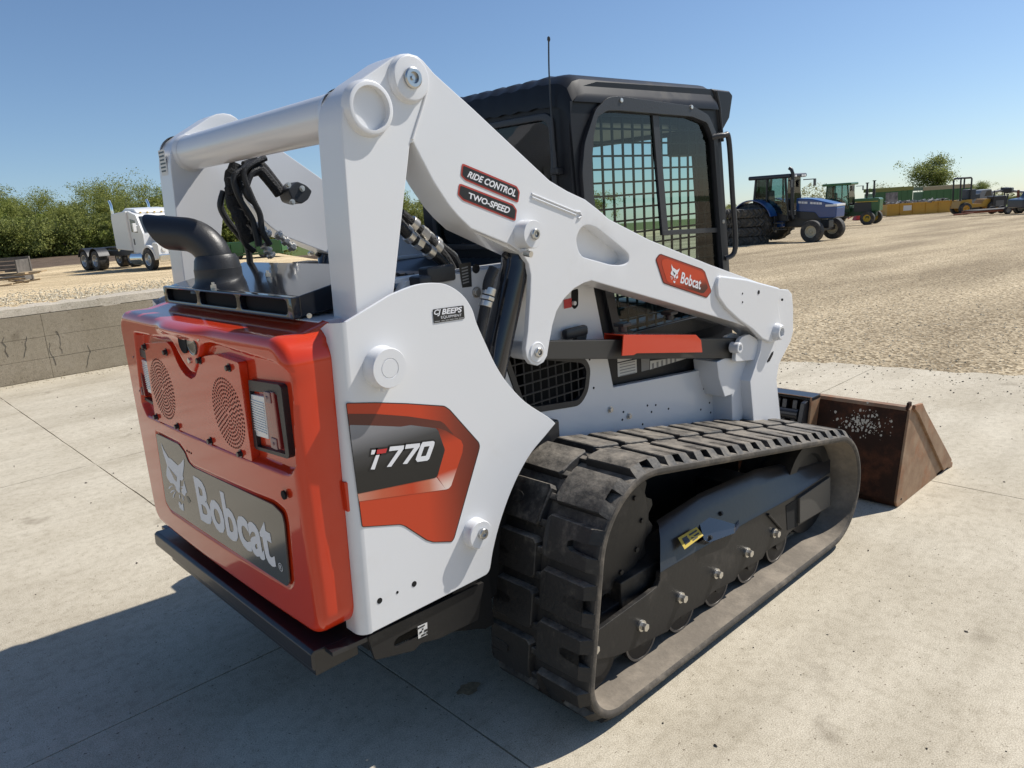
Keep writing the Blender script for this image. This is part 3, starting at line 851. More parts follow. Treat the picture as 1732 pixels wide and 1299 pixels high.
lay([(0.1515,1.1575),(0.2337,1.1372),(0.3367,1.1049),(0.4441,1.0644),(0.4564,1.0541),(0.4869,1.0127),(0.4586,1.0326),(0.4303,1.0478),(0.3392,1.0797),(0.3065,1.0833),(0.15,1.1281)], 2, mat('decal_brown', (.10, .022, .014), .3), dec, 'shade_band')
lay([(0.4303,1.0478),(0.4586,1.0326),(0.5122,0.9884),(0.5183,0.9714),(0.5129,0.95),(0.4606,0.8625),(0.4513,0.857),(0.4406,0.8571),(0.4141,0.9042),(0.4494,0.9778)], 2, grad_mat('decal_bevel', 'Z', *sorted(([(0.4544,0.8573)][0][1], [(0.4439,1.0364)][0][1])), [(0, (.74, .60, .54)), (.10, (.72, .52, .44)), (.30, ORANGE), (.75, ORANGE), (1, (.20, .026, .012))]), dec, 'bevel_right')
lay([(0.1508,0.937),(0.411,0.9034),(0.4406,0.8571),(0.1517,0.9153)], 2, grad_mat('decal_bevel_low', 'X', [(0.1513,0.9373)][0][0], [(0.4406,0.8571)][0][0], [(0, (.50, .22, .15)), (.25, (.48, .10, .045)), (.6, ORANGE), (.80, (.52, .16, .09)), (1, (.74, .58, .52))]), dec, 'bevel_low')
G_IN = fillet([(0.1507,1.1279),(0.2049,1.1128),(0.3065,1.0833),(0.3392,1.0797),(0.4245,1.0488),(0.4324,1.0394),(0.4494,0.9778),(0.4476,0.9721),(0.4144,0.9073),(0.4065,0.9037),(0.1504,0.9376)], .004, 2)
gz0, gz1 = min(p[1] for p in G_IN), max(p[1] for p in G_IN)
lay(G_IN, 3, grad_mat('decal_grey', 'Z', gz0, gz1, [(0, (.010, .010, .010)), (.40, (.014, .014, .014)), (.60, (.05, .05, .052)), (.82, (.20, .20, .21)), (1, (.26, .26, .27))]), dec, 'grey_field')
GLY = [([(0.2074,1.044),(0.22,1.0411),(0.2137,1.0304),(0.2033,1.032)], 0), ([(0.2238,1.0401),(0.256,1.0349),(0.2496,1.024),(0.2207,1.0285)], 1), ([(0.2184,1.0263),(0.2299,1.0245),(0.2093,0.9885),(0.1971,0.9922)], 0),
       ([(0.2651,1.0373),(0.3108,1.0287),(0.3083,1.0194),(0.2619,0.9809),(0.2478,0.9842),(0.2906,1.0206),(0.2605,1.0257)], 0), ([(0.317,1.029),(0.3646,1.0203),(0.3621,1.0113),(0.3139,0.9738),(0.2996,0.9775),(0.343,1.0127),(0.3123,1.0176)], 0)]
def grow(poly, d):
    cx = sum(p[0] for p in poly)/len(poly); cz = sum(p[1] for p in poly)/len(poly)
    out = []
    n = len(poly)
    for i in range(n):
        a, b, c = Vector(poly[i-1]), Vector(poly[i]), Vector(poly[(i+1) % n])
        n1 = Vector(((b-a).y, -(b-a).x)).normalized(); n2 = Vector(((c-b).y, -(c-b).x)).normalized()
        bis = (n1+n2); bis = bis/max(.5, bis.length_squared)*2 if bis.length > 1e-6 else n1
        out.append((b.x+bis.x*d, b.y+bis.y*d))
    return out
ar = lambda p: sum(p[i-1][0]*p[i][1]-p[i][0]*p[i-1][1] for i in range(len(p)))
bm = new()
ZERO = [(0.3733,1.0209),(0.4103,1.0145),(0.4148,1.0097),(0.4117,1.0007),(0.3901,0.9661),(0.3825,0.9633),(0.3486,0.9695),(0.3439,0.9781),(0.3669,1.0153)]
ZHOLE = [(0.3773,1.0062),(0.3959,1.0035),(0.3802,0.9787),(0.3623,0.9814)]
for p, c_ in GLY+[(ZERO, 0)]: flat(bm, grow(p, .005 if ar(p) > 0 else -.005), 'Y', DZ-.0006*4)
obj('letter_outline', bm, BLACKST, dec, smooth=False)
bm = new()
for p, c_ in GLY:
    if c_ == 0: flat(bm, p, 'Y', DZ-.0006*5)
prism(bm, ZERO, 'Y', DZ-.0006*5, DZ-.0006*5-.0002, 0, holes=[ZHOLE])
obj('letters', bm, LETTERWHITE, dec, smooth=False)
bm = new(); flat(bm, GLY[1][0], 'Y', DZ-.0006*5); obj('letter_accent', bm, REDST, dec, smooth=False)

# dealer sticker
CJ = [(0.4529,1.3855),(0.5646,1.3813),(0.5641,1.343),(0.4523,1.3469)]
bm = new(); flat(bm, fillet(CJ, .003, 2), 'Y', -.6815); dl = part('dealer_sticker', bm, BLACKST, smooth=False)
for tx, qd, bo, sh in (('CJ', [(0.454,1.3654),(0.4769,1.3635),(0.4805,1.3831),(0.4571,1.3841)], .03, .15), ('BEEPS', [(0.4826,1.3666),(0.5544,1.363),(0.5577,1.3788),(0.4859,1.3827)], .035, .12),
                       ('EQUIPMENT', [(0.4788,1.3544),(0.5531,1.3506),(0.5535,1.3592),(0.4788,1.3633)], .0, 0)):
    part('print', text_mesh(tx, c3(qd, 'Y', -.6822), bold=bo, shear=sh), LETTERWHITE, dl)
bm = new()                                                       # the small line below is not legible
for qd in ([(0.455,1.3495),(0.4742,1.3486),(0.4743,1.3512),(0.4551,1.3521)], [(0.4791,1.3484),(0.4908,1.3479),(0.4909,1.3506),(0.4792,1.3511)], [(0.4937,1.3477),(0.5065,1.347),(0.5066,1.3499),(0.4938,1.3505)], [(0.5085,1.3471),(0.5233,1.3464),(0.5235,1.3494),(0.5086,1.3501)], [(0.5254,1.3465),(0.5394,1.3457),(0.5395,1.3485),(0.5255,1.3492)], [(0.5424,1.3457),(0.5607,1.3447),(0.5608,1.3477),(0.5425,1.3487)]):
    flat(bm, qd, 'Y', -.6822)
part('print', bm, GREYST, dl, smooth=False)

# ---- lift arms (arm and rear upright are one weldment)
ARM = [(0.223,1.2328),(0.2296,1.4057),(0.237,1.6317),(0.2491,1.8723),(0.2559,1.91),(0.2679,1.9367),(0.29,1.9625),(0.3221,1.985),(0.3752,2.0148),(0.4221,2.042),(0.4494,2.0526),(0.4761,2.056),(0.5025,2.0522),(0.5208,2.0418),(0.555,2.0113),(0.6829,1.9261),(0.9067,1.7708),(0.9816,1.7193),(1.0618,1.6836),(1.1468,1.6536),(1.2112,1.6175),(1.2655,1.5827),(1.4981,1.4916),(1.8903,1.3629),(2.3195,1.2323),(2.4938,1.1867),(2.5623,1.1754),(2.5979,1.1513),(2.6125,1.0843),(2.6174,0.969),(2.5956,0.9235),(2.5445,0.8834),(2.483,0.8317),(2.4625,0.7638),(2.476,0.6971),(2.5306,0.4544),(2.2643,0.5252),(2.218,0.8038),(2.305,0.9216),(2.3197,0.9794),(2.2981,1.0021),(2.2352,1.0394),(2.0715,1.0968),(1.6013,1.2456),(1.3505,1.3228),(1.1624,1.381),(1.1225,1.3776),(1.0738,1.3656),(1.0222,1.3387),(0.9824,1.303),(0.9592,1.2594),(0.9412,1.2092),(0.9263,1.1624),(0.9081,1.144),(0.88,1.1376),(0.8511,1.1491),(0.8319,1.1742),(0.8291,1.2036),(0.8445,1.2584),(0.8646,1.3691),(0.8726,1.4316),(0.8653,1.4694),(0.8376,1.5068),(0.7897,1.5344),(0.7149,1.5634),(0.6416,1.5928),(0.5968,1.6307),(0.5658,1.6636),(0.5204,1.7263),(0.4782,1.8022),(0.4628,1.8323),(0.4527,1.8292),(0.4382,1.7732),(0.4022,1.6362),(0.3543,1.4517),(0.3098,1.2807)]
ARM_IN = ARM[:47]+ARM[65:]
POCK = fillet([(1.0955,1.5144),(1.095,1.5305),(1.1105,1.5548),(1.1336,1.5679),(1.1586,1.5689),(1.2042,1.5535),(1.3558,1.461),(1.3701,1.4466),(1.3682,1.4279),(1.3537,1.4192),(1.3257,1.4171),(1.2669,1.4251),(1.1226,1.4659),(1.1025,1.4855)], .012, 3)
COVER = fillet([(1.9456,1.3114),(2.156,1.2726),(2.4538,1.1976),(2.4395,1.1258),(2.4706,1.0274),(2.445,0.9533),(2.3734,0.9546),(2.2977,0.9841),(2.2139,1.0411),(2.1041,1.0977),(1.9998,1.164),(1.9318,1.2254),(1.9232,1.2801)], .015, 3)
(tfx, tfz), (pvx, pvz) = [(0.3296,1.9138),(0.4634,1.9911)]
(mbx, mbz), = [(0.8518,1.5608)]
(dpx, dpz), = [(0.8787,1.1835)]
(fpx, fpz), (lpx, lpz) = [(2.4234,0.9982),(2.1503,0.9696)]
arms = {}
for s in (-1, 1):
    bm = new()
    prism(bm, ARM_IN, 'Y', s*.632, s*.53, .005, holes=[POCK], one_side=True)
    prism(bm, ARM, 'Y', s*.632, s*.65, .005, holes=[POCK], one_side=True)
    prism(bm, grow(POCK, .004 if ar(POCK) > 0 else -.004), 'Y', s*.535, s*.598)
    prism(bm, COVER, 'Y', s*.64, s*.664, .008, seg=3)
    # pivot bosses
    lathe(bm, (pvx, s*.64, pvz), (0, s, 0), [(0, .063), (.013, .062), (.018, .057), (.028, .056), (.030, .053), (.030, 0)], 40)
    lathe(bm, (tfx, s*.64, tfz), (0, s, 0), [(0, .071), (.013, .070), (.018, .066), (.028, .065), (.030, .062), (.030, .054), (-.30, .054), (-.30, 0)], 44)
    lathe(bm, (mbx, s*.64, mbz), (0, s, 0), [(0, .046), (.01, .044), (.052, .043), (.055, .041), (.055, 0)], 32)
    lathe(bm, (dpx, s*.64, dpz), (0, s, 0), [(0, .034), (.012, .034), (.014, .031), (.013, .026), (.014, .024), (.014, 0)], 32)
    lathe(bm, (fpx, s*.645, fpz), (0, s, 0), [(0, .044), (.026, .040), (.045, .034), (.048, .031), (.048, .021), (.020, .020), (.020, 0)], 32)
    box(bm, (mbx-.012, s*.66, mbz-.048), (.016, .03, .014), .004)
    # weld bead between upright and arm, embossed spanner mark
    W = [(0.524,1.9678),(0.5055,1.928),(0.4878,1.8945),(0.4701,1.861),(0.4598,1.8398)]
    tube(bm, [(p[0], s*.651, p[1]) for p in smooth_poly(W, False, 4)], .004, 8)
    sp0 = [(0.8958,1.6816),(1.0938,1.616)]
    for off in (0, 1):
        a, b = Vector((sp0[0][0], s*.651, sp0[0][1]-.010*off)), Vector((sp0[1][0], s*.651, sp0[1][1]-.010*off))
        tube(bm, [a, b], .0035, 8)
    tube(bm, [(sp0[1][0], s*.651, sp0[1][1]), (sp0[1][0]+.02, s*.651, sp0[1][1]-.002), (sp0[1][0]+.028, s*.651, sp0[1][1]-.016), (sp0[1][0]+.012, s*.651, sp0[1][1]-.022)], .0045, 8)
    am = part('lift_arm', bm, WHITE, ang=40)
    arms[s] = am
    for (bx, bz), y0, r_ in (((pvx, pvz), .668, .027), ((mbx+.002, mbz), .694, .017), ((dpx, dpz), .653, .016)):
        bm = new(); lathe(bm, (bx, s*y0, bz), (0, s, 0), [(0, r_), (.009, r_), (.012, r_*.85), (.012, r_*.55), (.004, r_*.5), (.004, r_*.2), (.009, r_*.2), (.009, 0)], 28); obj('pin_bolt', bm, STEEL, am)
    bm = new(); cyl(bm, (mbx-.014, s*.665, mbz-.056), (mbx-.012, s*.69, mbz-.060), .010, seg=10); obj('grease_fitting', bm, ZINC, am)
    for (hx, hz), r_ in zip([(2.2588,1.2028),(2.123,1.2144),(2.1233,1.1773),(2.4765,1.1402)], (.009, .004, .004, .006)):
        bm = new(); cyl(bm, (hx, s*.66, hz), (hx, s*.6655, hz), r_, seg=12); obj('hole', bm, HOLE, am)
    SL = [(2.3657,0.8692),(2.4076,0.9021),(2.426,0.905),(2.4203,0.8903),(2.3902,0.8645),(2.3695,0.8622)]
    bm = new(); prism(bm, SL, 'Y', s*.64, s*.6512); obj('slot', bm, HOLE, am)
bm = new(); cyl(bm, (tfx, -.60, tfz), (tfx, .60, tfz), .0605, seg=48, caps=False)
for s in (1, -1):
    lathe(bm, (tfx, s*.535, tfz), (0, -s, 0), [(0, .067), (.008, .066), (.018, .063), (.030, .0612)], 44)
part('cross_tube', bm, WHITE)
am = arms[-1]
# warning label on the rear face of the left upright
lx = ARM[3][0]-.0018
ly0, ly1, lz0, lz1 = .625, .560, 1.84, 1.93
bm = new(); bm.faces.new([bm.verts.new((lx, y, z)) for y, z in ((ly0, lz0), (ly1, lz0), (ly1, lz1), (ly0, lz1))]); wl = part('warning_label', bm, PAPER, smooth=False)
bm = new()
for k in range(6):
    z = lz1-.012-.013*k
    bm.faces.new([bm.verts.new((lx-.0008, y, zz)) for y, zz in ((ly0-.006, z), (ly1+.008+.004*(k % 3), z), (ly1+.008+.004*(k % 3), z+.006), (ly0-.006, z+.006))])
obj('print', bm, BLACKST, wl, smooth=False)
# model badges on the arm
def decal_quad(poly, d, m, parent, name):
    bm = new(); flat(bm, poly, 'Y', d); return obj(name, bm, m, parent, smooth=False)
RDTRIM = mat('badge_red_trim', (.42, .05, .035), .35)
for pts, txt, qd in (([(0.6256,1.7752),(0.634,1.7739),(0.8345,1.7062),(0.8461,1.6889),(0.8364,1.6586),(0.8295,1.659),(0.6323,1.7289),(0.6171,1.7429)], 'RIDE CONTROL', [(0.6388,1.7383),(0.823,1.6741),(0.8307,1.6948),(0.6473,1.7553)]),
                     ([(0.6086,1.7202),(0.6176,1.7197),(0.8142,1.6539),(0.8289,1.6361),(0.8201,1.6048),(0.8132,1.6047),(0.6173,1.6739),(0.6003,1.6905)], 'TWO-SPEED', [(0.6408,1.6785),(0.7922,1.6255),(0.8014,1.6444),(0.6402,1.6964)])):
    pts = fillet(pts, .004, 2)
    bd = decal_quad(pts, -.6512, RDTRIM, L0, 'arm_badge')
    decal_quad(grow(pts, -.0055 if ar(pts) > 0 else .0055), -.6520, BLACKST, bd, 'black_field')
    obj('lettering', text_mesh(txt, c3(qd, 'Y', -.6528), bold=.032, shear=.22), LETTERWHITE, bd)
BG = fillet([(1.5306,1.4231),(1.5476,1.4344),(1.5593,1.4356),(1.8354,1.3505),(1.856,1.3368),(1.9002,1.2567),(1.9002,1.2483),(1.8697,1.2295),(1.8577,1.2311),(1.5776,1.3213),(1.5686,1.3278),(1.5265,1.4152)], .004, 2)
BI = fillet([(1.565,1.4129),(1.595,1.4138),(1.8265,1.3416),(1.8426,1.3308),(1.8746,1.2691),(1.8445,1.252),(1.8223,1.2557),(1.6028,1.3238),(1.5924,1.3313),(1.5631,1.3963)], .004, 2)
bd = decal_quad(BG, -.6512, mat('badge_dark', (.10, .012, .010), .3), L0, 'name_badge')
decal_quad(grow(BG, -.004 if ar(BG) > 0 else .004), -.6518, mat('badge_frame', (.33, .028, .010), .3), bd, 'badge_rim')
bz0, bz1 = min(p[1] for p in BI), max(p[1] for p in BI)
decal_quad(BI, -.6524, grad_mat('badge_orange', 'Z', bz0, bz1, [(0, (.03, .012, .01)), (.18, (.10, .018, .01)), (.38, ORANGE), (1, ORANGE)]), bd, 'badge_field')
obj('lettering', text_mesh('Bobcat', c3([(1.6787,1.3119),(1.8181,1.2683),(1.829,1.311),(1.6936,1.3536)], 'Y', -.6532), bold=.02, spacing=1.0), LETTERWHITE, bd)
allp = [p for e in EMB[:-1] for p in e]
ey0, ey1 = min(p[0] for p in allp), max(p[0] for p in allp); ez0, ez1 = min(p[1] for p in allp), max(p[1] for p in allp)
TLq, TRq, BRq, BLq = [Vector(p) for p in [(1.6208,1.3927),(1.6776,1.3743),(1.6698,1.3063),(1.6108,1.3268)]]
def emap(p):
    u_ = (ey1-p[0])/(ey1-ey0); v_ = (p[1]-ez0)/(ez1-ez0)
    q = (BLq*(1-u_)+BRq*u_)*(1-v_)+(TLq*(1-u_)+TRq*u_)*v_
    return (q.x, q.y)
bm = new()
for p in EMB[:-1]: flat(bm, [emap(q) for q in p], 'Y', -.6532)
obj('emblem', bm, LETTERWHITE, bd, smooth=False)
bm = new(); flat(bm, [emap(q) for q in EYE], 'Y', -.6538); obj('emblem_eye', bm, BLACKST, bd, smooth=False)

# ---- hull sides
HULL = [(.62, .45), (.17, .52), (.17, 1.36), (.42, 1.37), (.50, 1.455), (1.335, 1.455)]+[(1.3412,1.3494),(1.4391,0.9252),(2.0264,0.8744),(2.1564,0.8761),(2.2621,0.8725),(2.4054,0.7601),(2.4177,0.6086),(2.4708,0.3804)]+[(2.40, .45)]
GRL = fillet([(0.8542,1.181),(1.2731,1.078),(1.3039,1.0309),(1.2845,0.9424),(1.2341,0.8981),(0.9784,0.9298),(0.9287,0.9612)], .03, 4)
for s in (-1, 1):
    bm = new(); prism(bm, HULL, 'Y', s*.47, s*.50, .004, holes=[GRL]); hs = part('hull_side', bm, WHITE)
    rim = grow(GRL, -.022 if ar(GRL) > 0 else .022)
    bm = new(); prism(bm, GRL, 'Y', s*.485, s*.504, .002, holes=[rim]); gr = part('side_grille', bm, BLACKPL)
    bm = new()
    xs_ = [p[0] for p in GRL]; zs_ = [p[1] for p in GRL]
    x0, x1, z0, z1 = min(xs_), max(xs_), min(zs_), max(zs_)
    def inside(x, z):
        return psdf(GRL, np.array([x]), np.array([z]))[0] > .004
    for k in range(11):
        x = x0+(x1-x0)*(k+.5)/11
        zz = [z0+(z1-z0)*q/60 for q in range(61) if inside(x, z0+(z1-z0)*q/60)]
        if zz: cyl(bm, (x, s*.494, zz[0]), (x, s*.494, zz[-1]), .0035, seg=6)
    for k in range(7):
        z = z0+(z1-z0)*(k+.5)/7
        xx = [x0+(x1-x0)*q/60 for q in range(61) if inside(x0+(x1-x0)*q/60, z)]
        if xx: cyl(bm, (xx[0], s*.497, z), (xx[-1], s*.497, z), .0035, seg=6)
    obj('wire_mesh', bm, BLACKPL, gr)
    for (hx, hz) in [(1.653,0.8004),(1.7101,0.789),(1.6797,0.7659),(1.8005,0.751),(1.4939,0.8106),(1.4856,0.7799),(1.6171,0.7276),(2.1012,0.8112),(2.1572,0.8079),(2.0738,0.7811),(2.1205,0.7609),(2.3104,0.7332),(2.3441,0.7333),(2.1199,0.7039),(2.0481,0.6886),(2.1282,0.655),(2.188,0.6457),(1.3031,1.0636),(1.3194,0.9485)]:
        bm = new(); cyl(bm, (hx, s*.495, hz), (hx, s*.5012, hz), .0048, seg=10); obj('hole', bm, HOLE, hs)
    for (hx, hz) in [(1.4105,0.8406),(1.5267,0.7856),(2.3934,0.5528)]:
        bm = new(); hexbolt(bm, (hx, s*.50, hz), (0, s, 0), .010, .012); obj('bolt', bm, ZINC, hs)
    bm = new(); prism(bm, [(.90, .24), (.90, .70), (1.08, .74), (2.34, .475), (2.34, .24)], 'Y', s*.5015, s*.522, .002); part('track_guard', bm, DARKSTEEL)
    # slots and red tag near the pillar
    bm = new(); prism(bm, fillet([(1.2194,1.3343),(1.2564,1.3379),(1.2521,1.2749),(1.2307,1.264),(1.2155,1.28)], .008, 3), 'Y', s*.495, s*.5015); obj('slot', bm, HOLE, hs)
    # front link bracket
    BR_ = [(2.0254,0.9258),(2.0827,0.9308),(2.3963,0.8801),(2.3221,0.8011),(2.2593,0.7522),(2.2399,0.5946),(2.2943,0.4787),(2.1575,0.5159),(2.1467,0.7492),(2.0873,0.7516),(2.0392,0.8486)]
    bm = new(); prism(bm, BR_, 'Y', s*.475, s*.60, .006); part('link_bracket', bm, WHITE)
    EAR = fillet([(2.1205,0.9108),(2.13,0.981),(2.1744,1.0132),(2.2401,1.0156),(2.3081,0.9824),(2.3465,0.9232),(2.3312,0.8814)], .015, 3)
    for ya, yb in ((.612, .632), (.54, .56)):
        bm = new(); prism(bm, EAR, 'Y', s*ya, s*yb, .003); part('link_ear', bm, WHITE)
    bm = new(); lathe(bm, (lpx-.04, s*.62, lpz+.008), (0, s, 0), [(0, .024), (.04, .024), (.043, .021), (.043, .014), (.03, .013), (.03, 0)], 24); part('link_pin', bm, WHITE)
bm = new(); flat(bm, [(1.175,1.3074),(1.2176,1.3083),(1.2152,1.2745),(1.1749,1.2747)], 'Y', -.5022); part('red_tag', bm, REDST, smooth=False)
bm = new(); (qx_, qz_), = [(1.2243,1.2887)]; cyl(bm, (qx_, -.50, qz_), (qx_, -.512, qz_), .008, seg=12); part('tag_screw', bm, PAPER)
# engine bay plates seen in front of the rear hood
bm = new(); flat(bm, [(0.7036,1.4832),(0.755,1.4837),(0.7514,1.4068),(0.7115,1.4078)], 'Y', -.5015); part('data_plate', bm, BLACKST, smooth=False)
bm = new()
for k in range(6):
    a = [(0.7104,1.4718),(0.7445,1.4729),(0.7429,1.4159),(0.7074,1.4155)]
    zt_ = a[0][1]+(a[3][1]-a[0][1])*(k+.2)/6
    flat(bm, [(a[0][0]+.004, zt_), (a[1][0]-.004, zt_+.003), (a[1][0]-.004, zt_-.001), (a[0][0]+.004, zt_-.004)], 'Y', -.5020)
part('plate_print', bm, GREYST, smooth=False)
(qx_, qz_), = [(0.7749,1.4616)]
bm = new(); cyl(bm, (qx_, -.50, qz_), (qx_, -.5015, qz_), .0155, seg=20); part('round_sticker', bm, BLACKST)
(qx_, qz_), = [(0.7684,1.3863)]
bm = new(); hexbolt(bm, (qx_, -.50, qz_), (0, -1, 0), .013, .012); part('bolt', bm, ZINC)

# ---- engine cover between the arms
bm = new(); box(bm, (.90, 0, 1.425), (.86, .94, .02)); part('engine_cover', bm, BLACKP)
for k in range(17):
    y = -.38+.76*k/16
    bm = new(); box(bm, (.98, y, 1.440), (.52, .020, .014), .003, Matrix.Rotation(R(18), 3, 'X'))
    part('cover_slat', bm, BLACKP)
for s in (-1, 1):
    bm = new(); box(bm, (.88, s*.455, 1.455), (.90, .045, .016), .004); part('cover_rail', bm, WHITE)
bm = new(); box(bm, (.52, .02, 1.46), (.12, .70, .05), .006); part('cover_hinge', bm, BLACKPL)
for y in (-.18, .10):
    bm = new(); box(bm, (.50, y, 1.49), (.07, .07, .035), .006); part('cover_catch', bm, BLACKPL)

# ---- rear hood with three louvre openings
def rrect(y0, y1, z0, z1, r): return fillet([(y0, z0), (y1, z0), (y1, z1), (y0, z1)], r, 4)
bm = new()
HY, HZ0, HZ1 = .485, 1.392, 1.452
op = [rrect(.18, .455, HZ0+.012, HZ1-.008, .016), rrect(-.13, .155, HZ0+.012, HZ1-.008, .016), rrect(-.455, -.155, HZ0+.012, HZ1-.008, .016)]
prism(bm, [(-HY, HZ0), (HY, HZ0), (HY, HZ1), (-HY, HZ1)], 'X', .135, .16, .004, holes=op)
hood = part('rear_hood', bm, BLACKGLOSS)
bm = new(); prism(bm, [(.16, HZ0+.002), (.16, HZ1), (.45, HZ1+.055), (.45, HZ0+.03)], 'Y', -HY+.004, HY-.004, .004)
bm2 = bm; obj('hood_top', bm2, BLACKGLOSS, hood)
for y0, y1 in ((.18, .455), (-.13, .155), (-.455, -.155)):
    bm = new(); box(bm, (.158, (y0+y1)/2, (HZ0+HZ1)/2), (.004, abs(y1-y0), .05)); obj('louvre_opening', bm, HOLE, hood)
bm = new(); box(bm, (.30, 0, 1.375), (.28, 1.14, .03), .004); obj('hood_base', bm, WHITE, hood)
for y in (.12, -.02):
    pass
for (x, y) in ((.165, .10), (.30, -.02)):
    bm = new(); zz = HZ1+(x-.16)*.19; cyl(bm, (x, y, zz), (x, y, zz+.012), .009, seg=6); cyl(bm, (x, y, zz+.012), (x, y, zz+.02), .005, seg=8); obj('bolt', bm, ZINC, hood)
(qx_, qz_), = [(0.1344,1.4092)]
bm = new(); hexbolt(bm, (qx_, -.575, qz_), (-.3, -1, 0), .005, .006); part('bolt', bm, STEEL)

# ---- exhaust elbow
EXB = Vector((.235, .215, 1.455)); ed = Vector((-.62, .78, 0)).normalized()
pts = [EXB, EXB+Vector((0, 0, .045)), EXB+Vector((0, 0, .06))+ed*.002]
for k in range(1, 13):
    an = k/12*R(86)
    pts.append(EXB+Vector((0, 0, .06))+ed*.115*(1-math.cos(an))+Vector((0, 0, .115*math.sin(an))))
e_dir = (pts[-1]-pts[-2]).normalized()
pts += [pts[-1]+e_dir*.045, pts[-1]+e_dir*.09]
bm = new()
tube(bm, pts, [.072, .072, .059]+[.0565]*(len(pts)-3), 32, caps=False)
# slash-cut mouth: shear the last ring and give it a wall
bm.verts.ensure_lookup_table()
last = list(bm.verts)[-32:]
cen = sum((v.co for v in last), Vector())/32
for v in last:
    v.co += e_dir*((v.co.z-cen.z)*.75)
inner = [bm.verts.new(v.co+(cen-v.co)*.08) for v in last]
deep = [bm.verts.new(v.co-e_dir*.12+(cen-v.co)*.08) for v in last]
for k in range(32):
    j = (k+1) % 32
    bm.faces.new((last[k], last[j], inner[j], inner[k])); bm.faces.new((inner[k], inner[j], deep[j], deep[k]))
bm.faces.new(deep)
ex = part('exhaust_pipe', bm, BLACKPL)
bm = new(); lathe(bm, EXB-Vector((0, 0, .02)), (0, 0, 1), [(0, .098), (.012, .095), (.03, .080), (.05, .077), (.075, .077), (.078, .070)], 32); obj('flange', bm, BLACKPL, ex)
bm = new(); lathe(bm, EXB+Vector((0, 0, .055)), (0, 0, 1), [(0, .076), (.03, .071), (.045, .062)], 32); obj('collar', bm, BLACKPL, ex)

# ---- hydraulic lift cylinders, hoses
ca, cb = [(0.8774,1.4788),(0.7502,1.17)]
for s in (-1, 1):
    A_ = Vector((ca[0], s*.585, ca[1])); B_ = Vector((cb[0], s*.585, cb[1])); d_ = (B_-A_).normalized()
    bm = new(); lathe(bm, A_-d_*.02, d_, [(0, 0), (0, .050), (.03, .052), (.05, .046), (.70, .046), (.72, 0)], 28)
    hc = part('lift_cylinder', bm, BLACKGLOSS)
    bm = new(); cyl(bm, A_-d_*.12, A_-d_*.01, .022, seg=20); obj('piston_rod', bm, STEEL, hc)
    ha = [(0.7514,1.4669),(0.7259,1.4285),(0.7158,1.3883),(0.7026,1.3486),(0.686,1.3046),(0.6693,1.2608)]
    bm = new(); tube(bm, [(p[0]-.006, s*.62, p[1]) for p in ha], .017, 12, spline=5); obj('hose', bm, HOSE, hc)
    bm = new(); tube(bm, [(p[0]+.042, s*.59, p[1]+.03) for p in [(0.7771,1.4734),(0.7966,1.4435),(0.7866,1.3366),(0.7524,1.2466),(0.7241,1.1845)]], .010, 10, spline=5); obj('hard_line', bm, BLACKP, hc)
    f0, f1 = [(0.7284,1.4098),(0.7033,1.3554)]
    a = Vector((f0[0]-.006, s*.62, f0[1])); b = Vector((f1[0]-.006, s*.62, f1[1]))
    bm = new(); cyl(bm, a, a.lerp(b, .40), .022, seg=20, bev=.002); cyl(bm, a.lerp(b, .45), a.lerp(b, .66), .024, seg=6, bev=.002); cyl(bm, a.lerp(b, .70), b, .021, seg=20, bev=.002)
    obj('hose_fitting', bm, ZINC, hc)
# hose bundles that run up to the cross tube
def hose(pts, r, m=HOSE, name='hydraulic_hose', seg=10):
    bm = new(); tube(bm, pts, r, seg, spline=6); return part(name, bm, m)
def onY(lst, y): return [(p[0], y, p[1]) for p in lst]
hb = part('hose_sleeve', tube(new(), onY(smooth_poly([(0.4211,1.856),(0.4011,1.8174),(0.392,1.7601),(0.3969,1.7018),(0.4159,1.6418),(0.4362,1.5861)], False, 6), .36), [.026, .031, .027, .032, .027, .030, .025], 14), SLEEVE)
obj('wrinkles', tube(new(), [(p[0]+.004*math.sin(i*2.1), .352, p[1]) for i, p in enumerate(smooth_poly([(0.4099,1.838),(0.3953,1.7914),(0.3927,1.7285),(0.406,1.6693),(0.4281,1.6085)], False, 6))], [.024, .031, .024, .030, .024], 10), SLEEVE, hb)
hose(onY([(0.4342,1.8456),(0.4753,1.8553),(0.4967,1.8445),(0.5209,1.8122),(0.5452,1.7767),(0.5594,1.7519)], .33), .022, SLEEVE, 'hose_sleeve')
hose(onY([(0.4449,1.8283),(0.4797,1.8328),(0.4995,1.8114),(0.5238,1.7789),(0.5455,1.7459)], .31), .020, SLEEVE, 'hose_sleeve')
for k, (dy, dx, dz) in enumerate(((.02, .010, .0), (-.03, -.012, .01), (-.045, .018, .015), (.035, -.02, -.01))):
    hose([(p[0]+dx+.012*math.sin(i*1.7+k), .34+dy, p[1]+dz+.010*math.cos(i*2.3+k)) for i, p in enumerate([(0.4732,1.8631),(0.4266,1.8376),(0.4025,1.7912),(0.4038,1.728),(0.4249,1.6628),(0.4436,1.5964),(0.4589,1.5622)])], .011)
hose(onY([(0.3827,1.7691),(0.3632,1.7167),(0.3826,1.6619),(0.4196,1.6046),(0.4426,1.5639),(0.4423,1.4854)], .42), .012)
hose(onY([(0.4403,1.7182),(0.4123,1.756),(0.4386,1.8174),(0.4757,1.8373)], .30), .012)
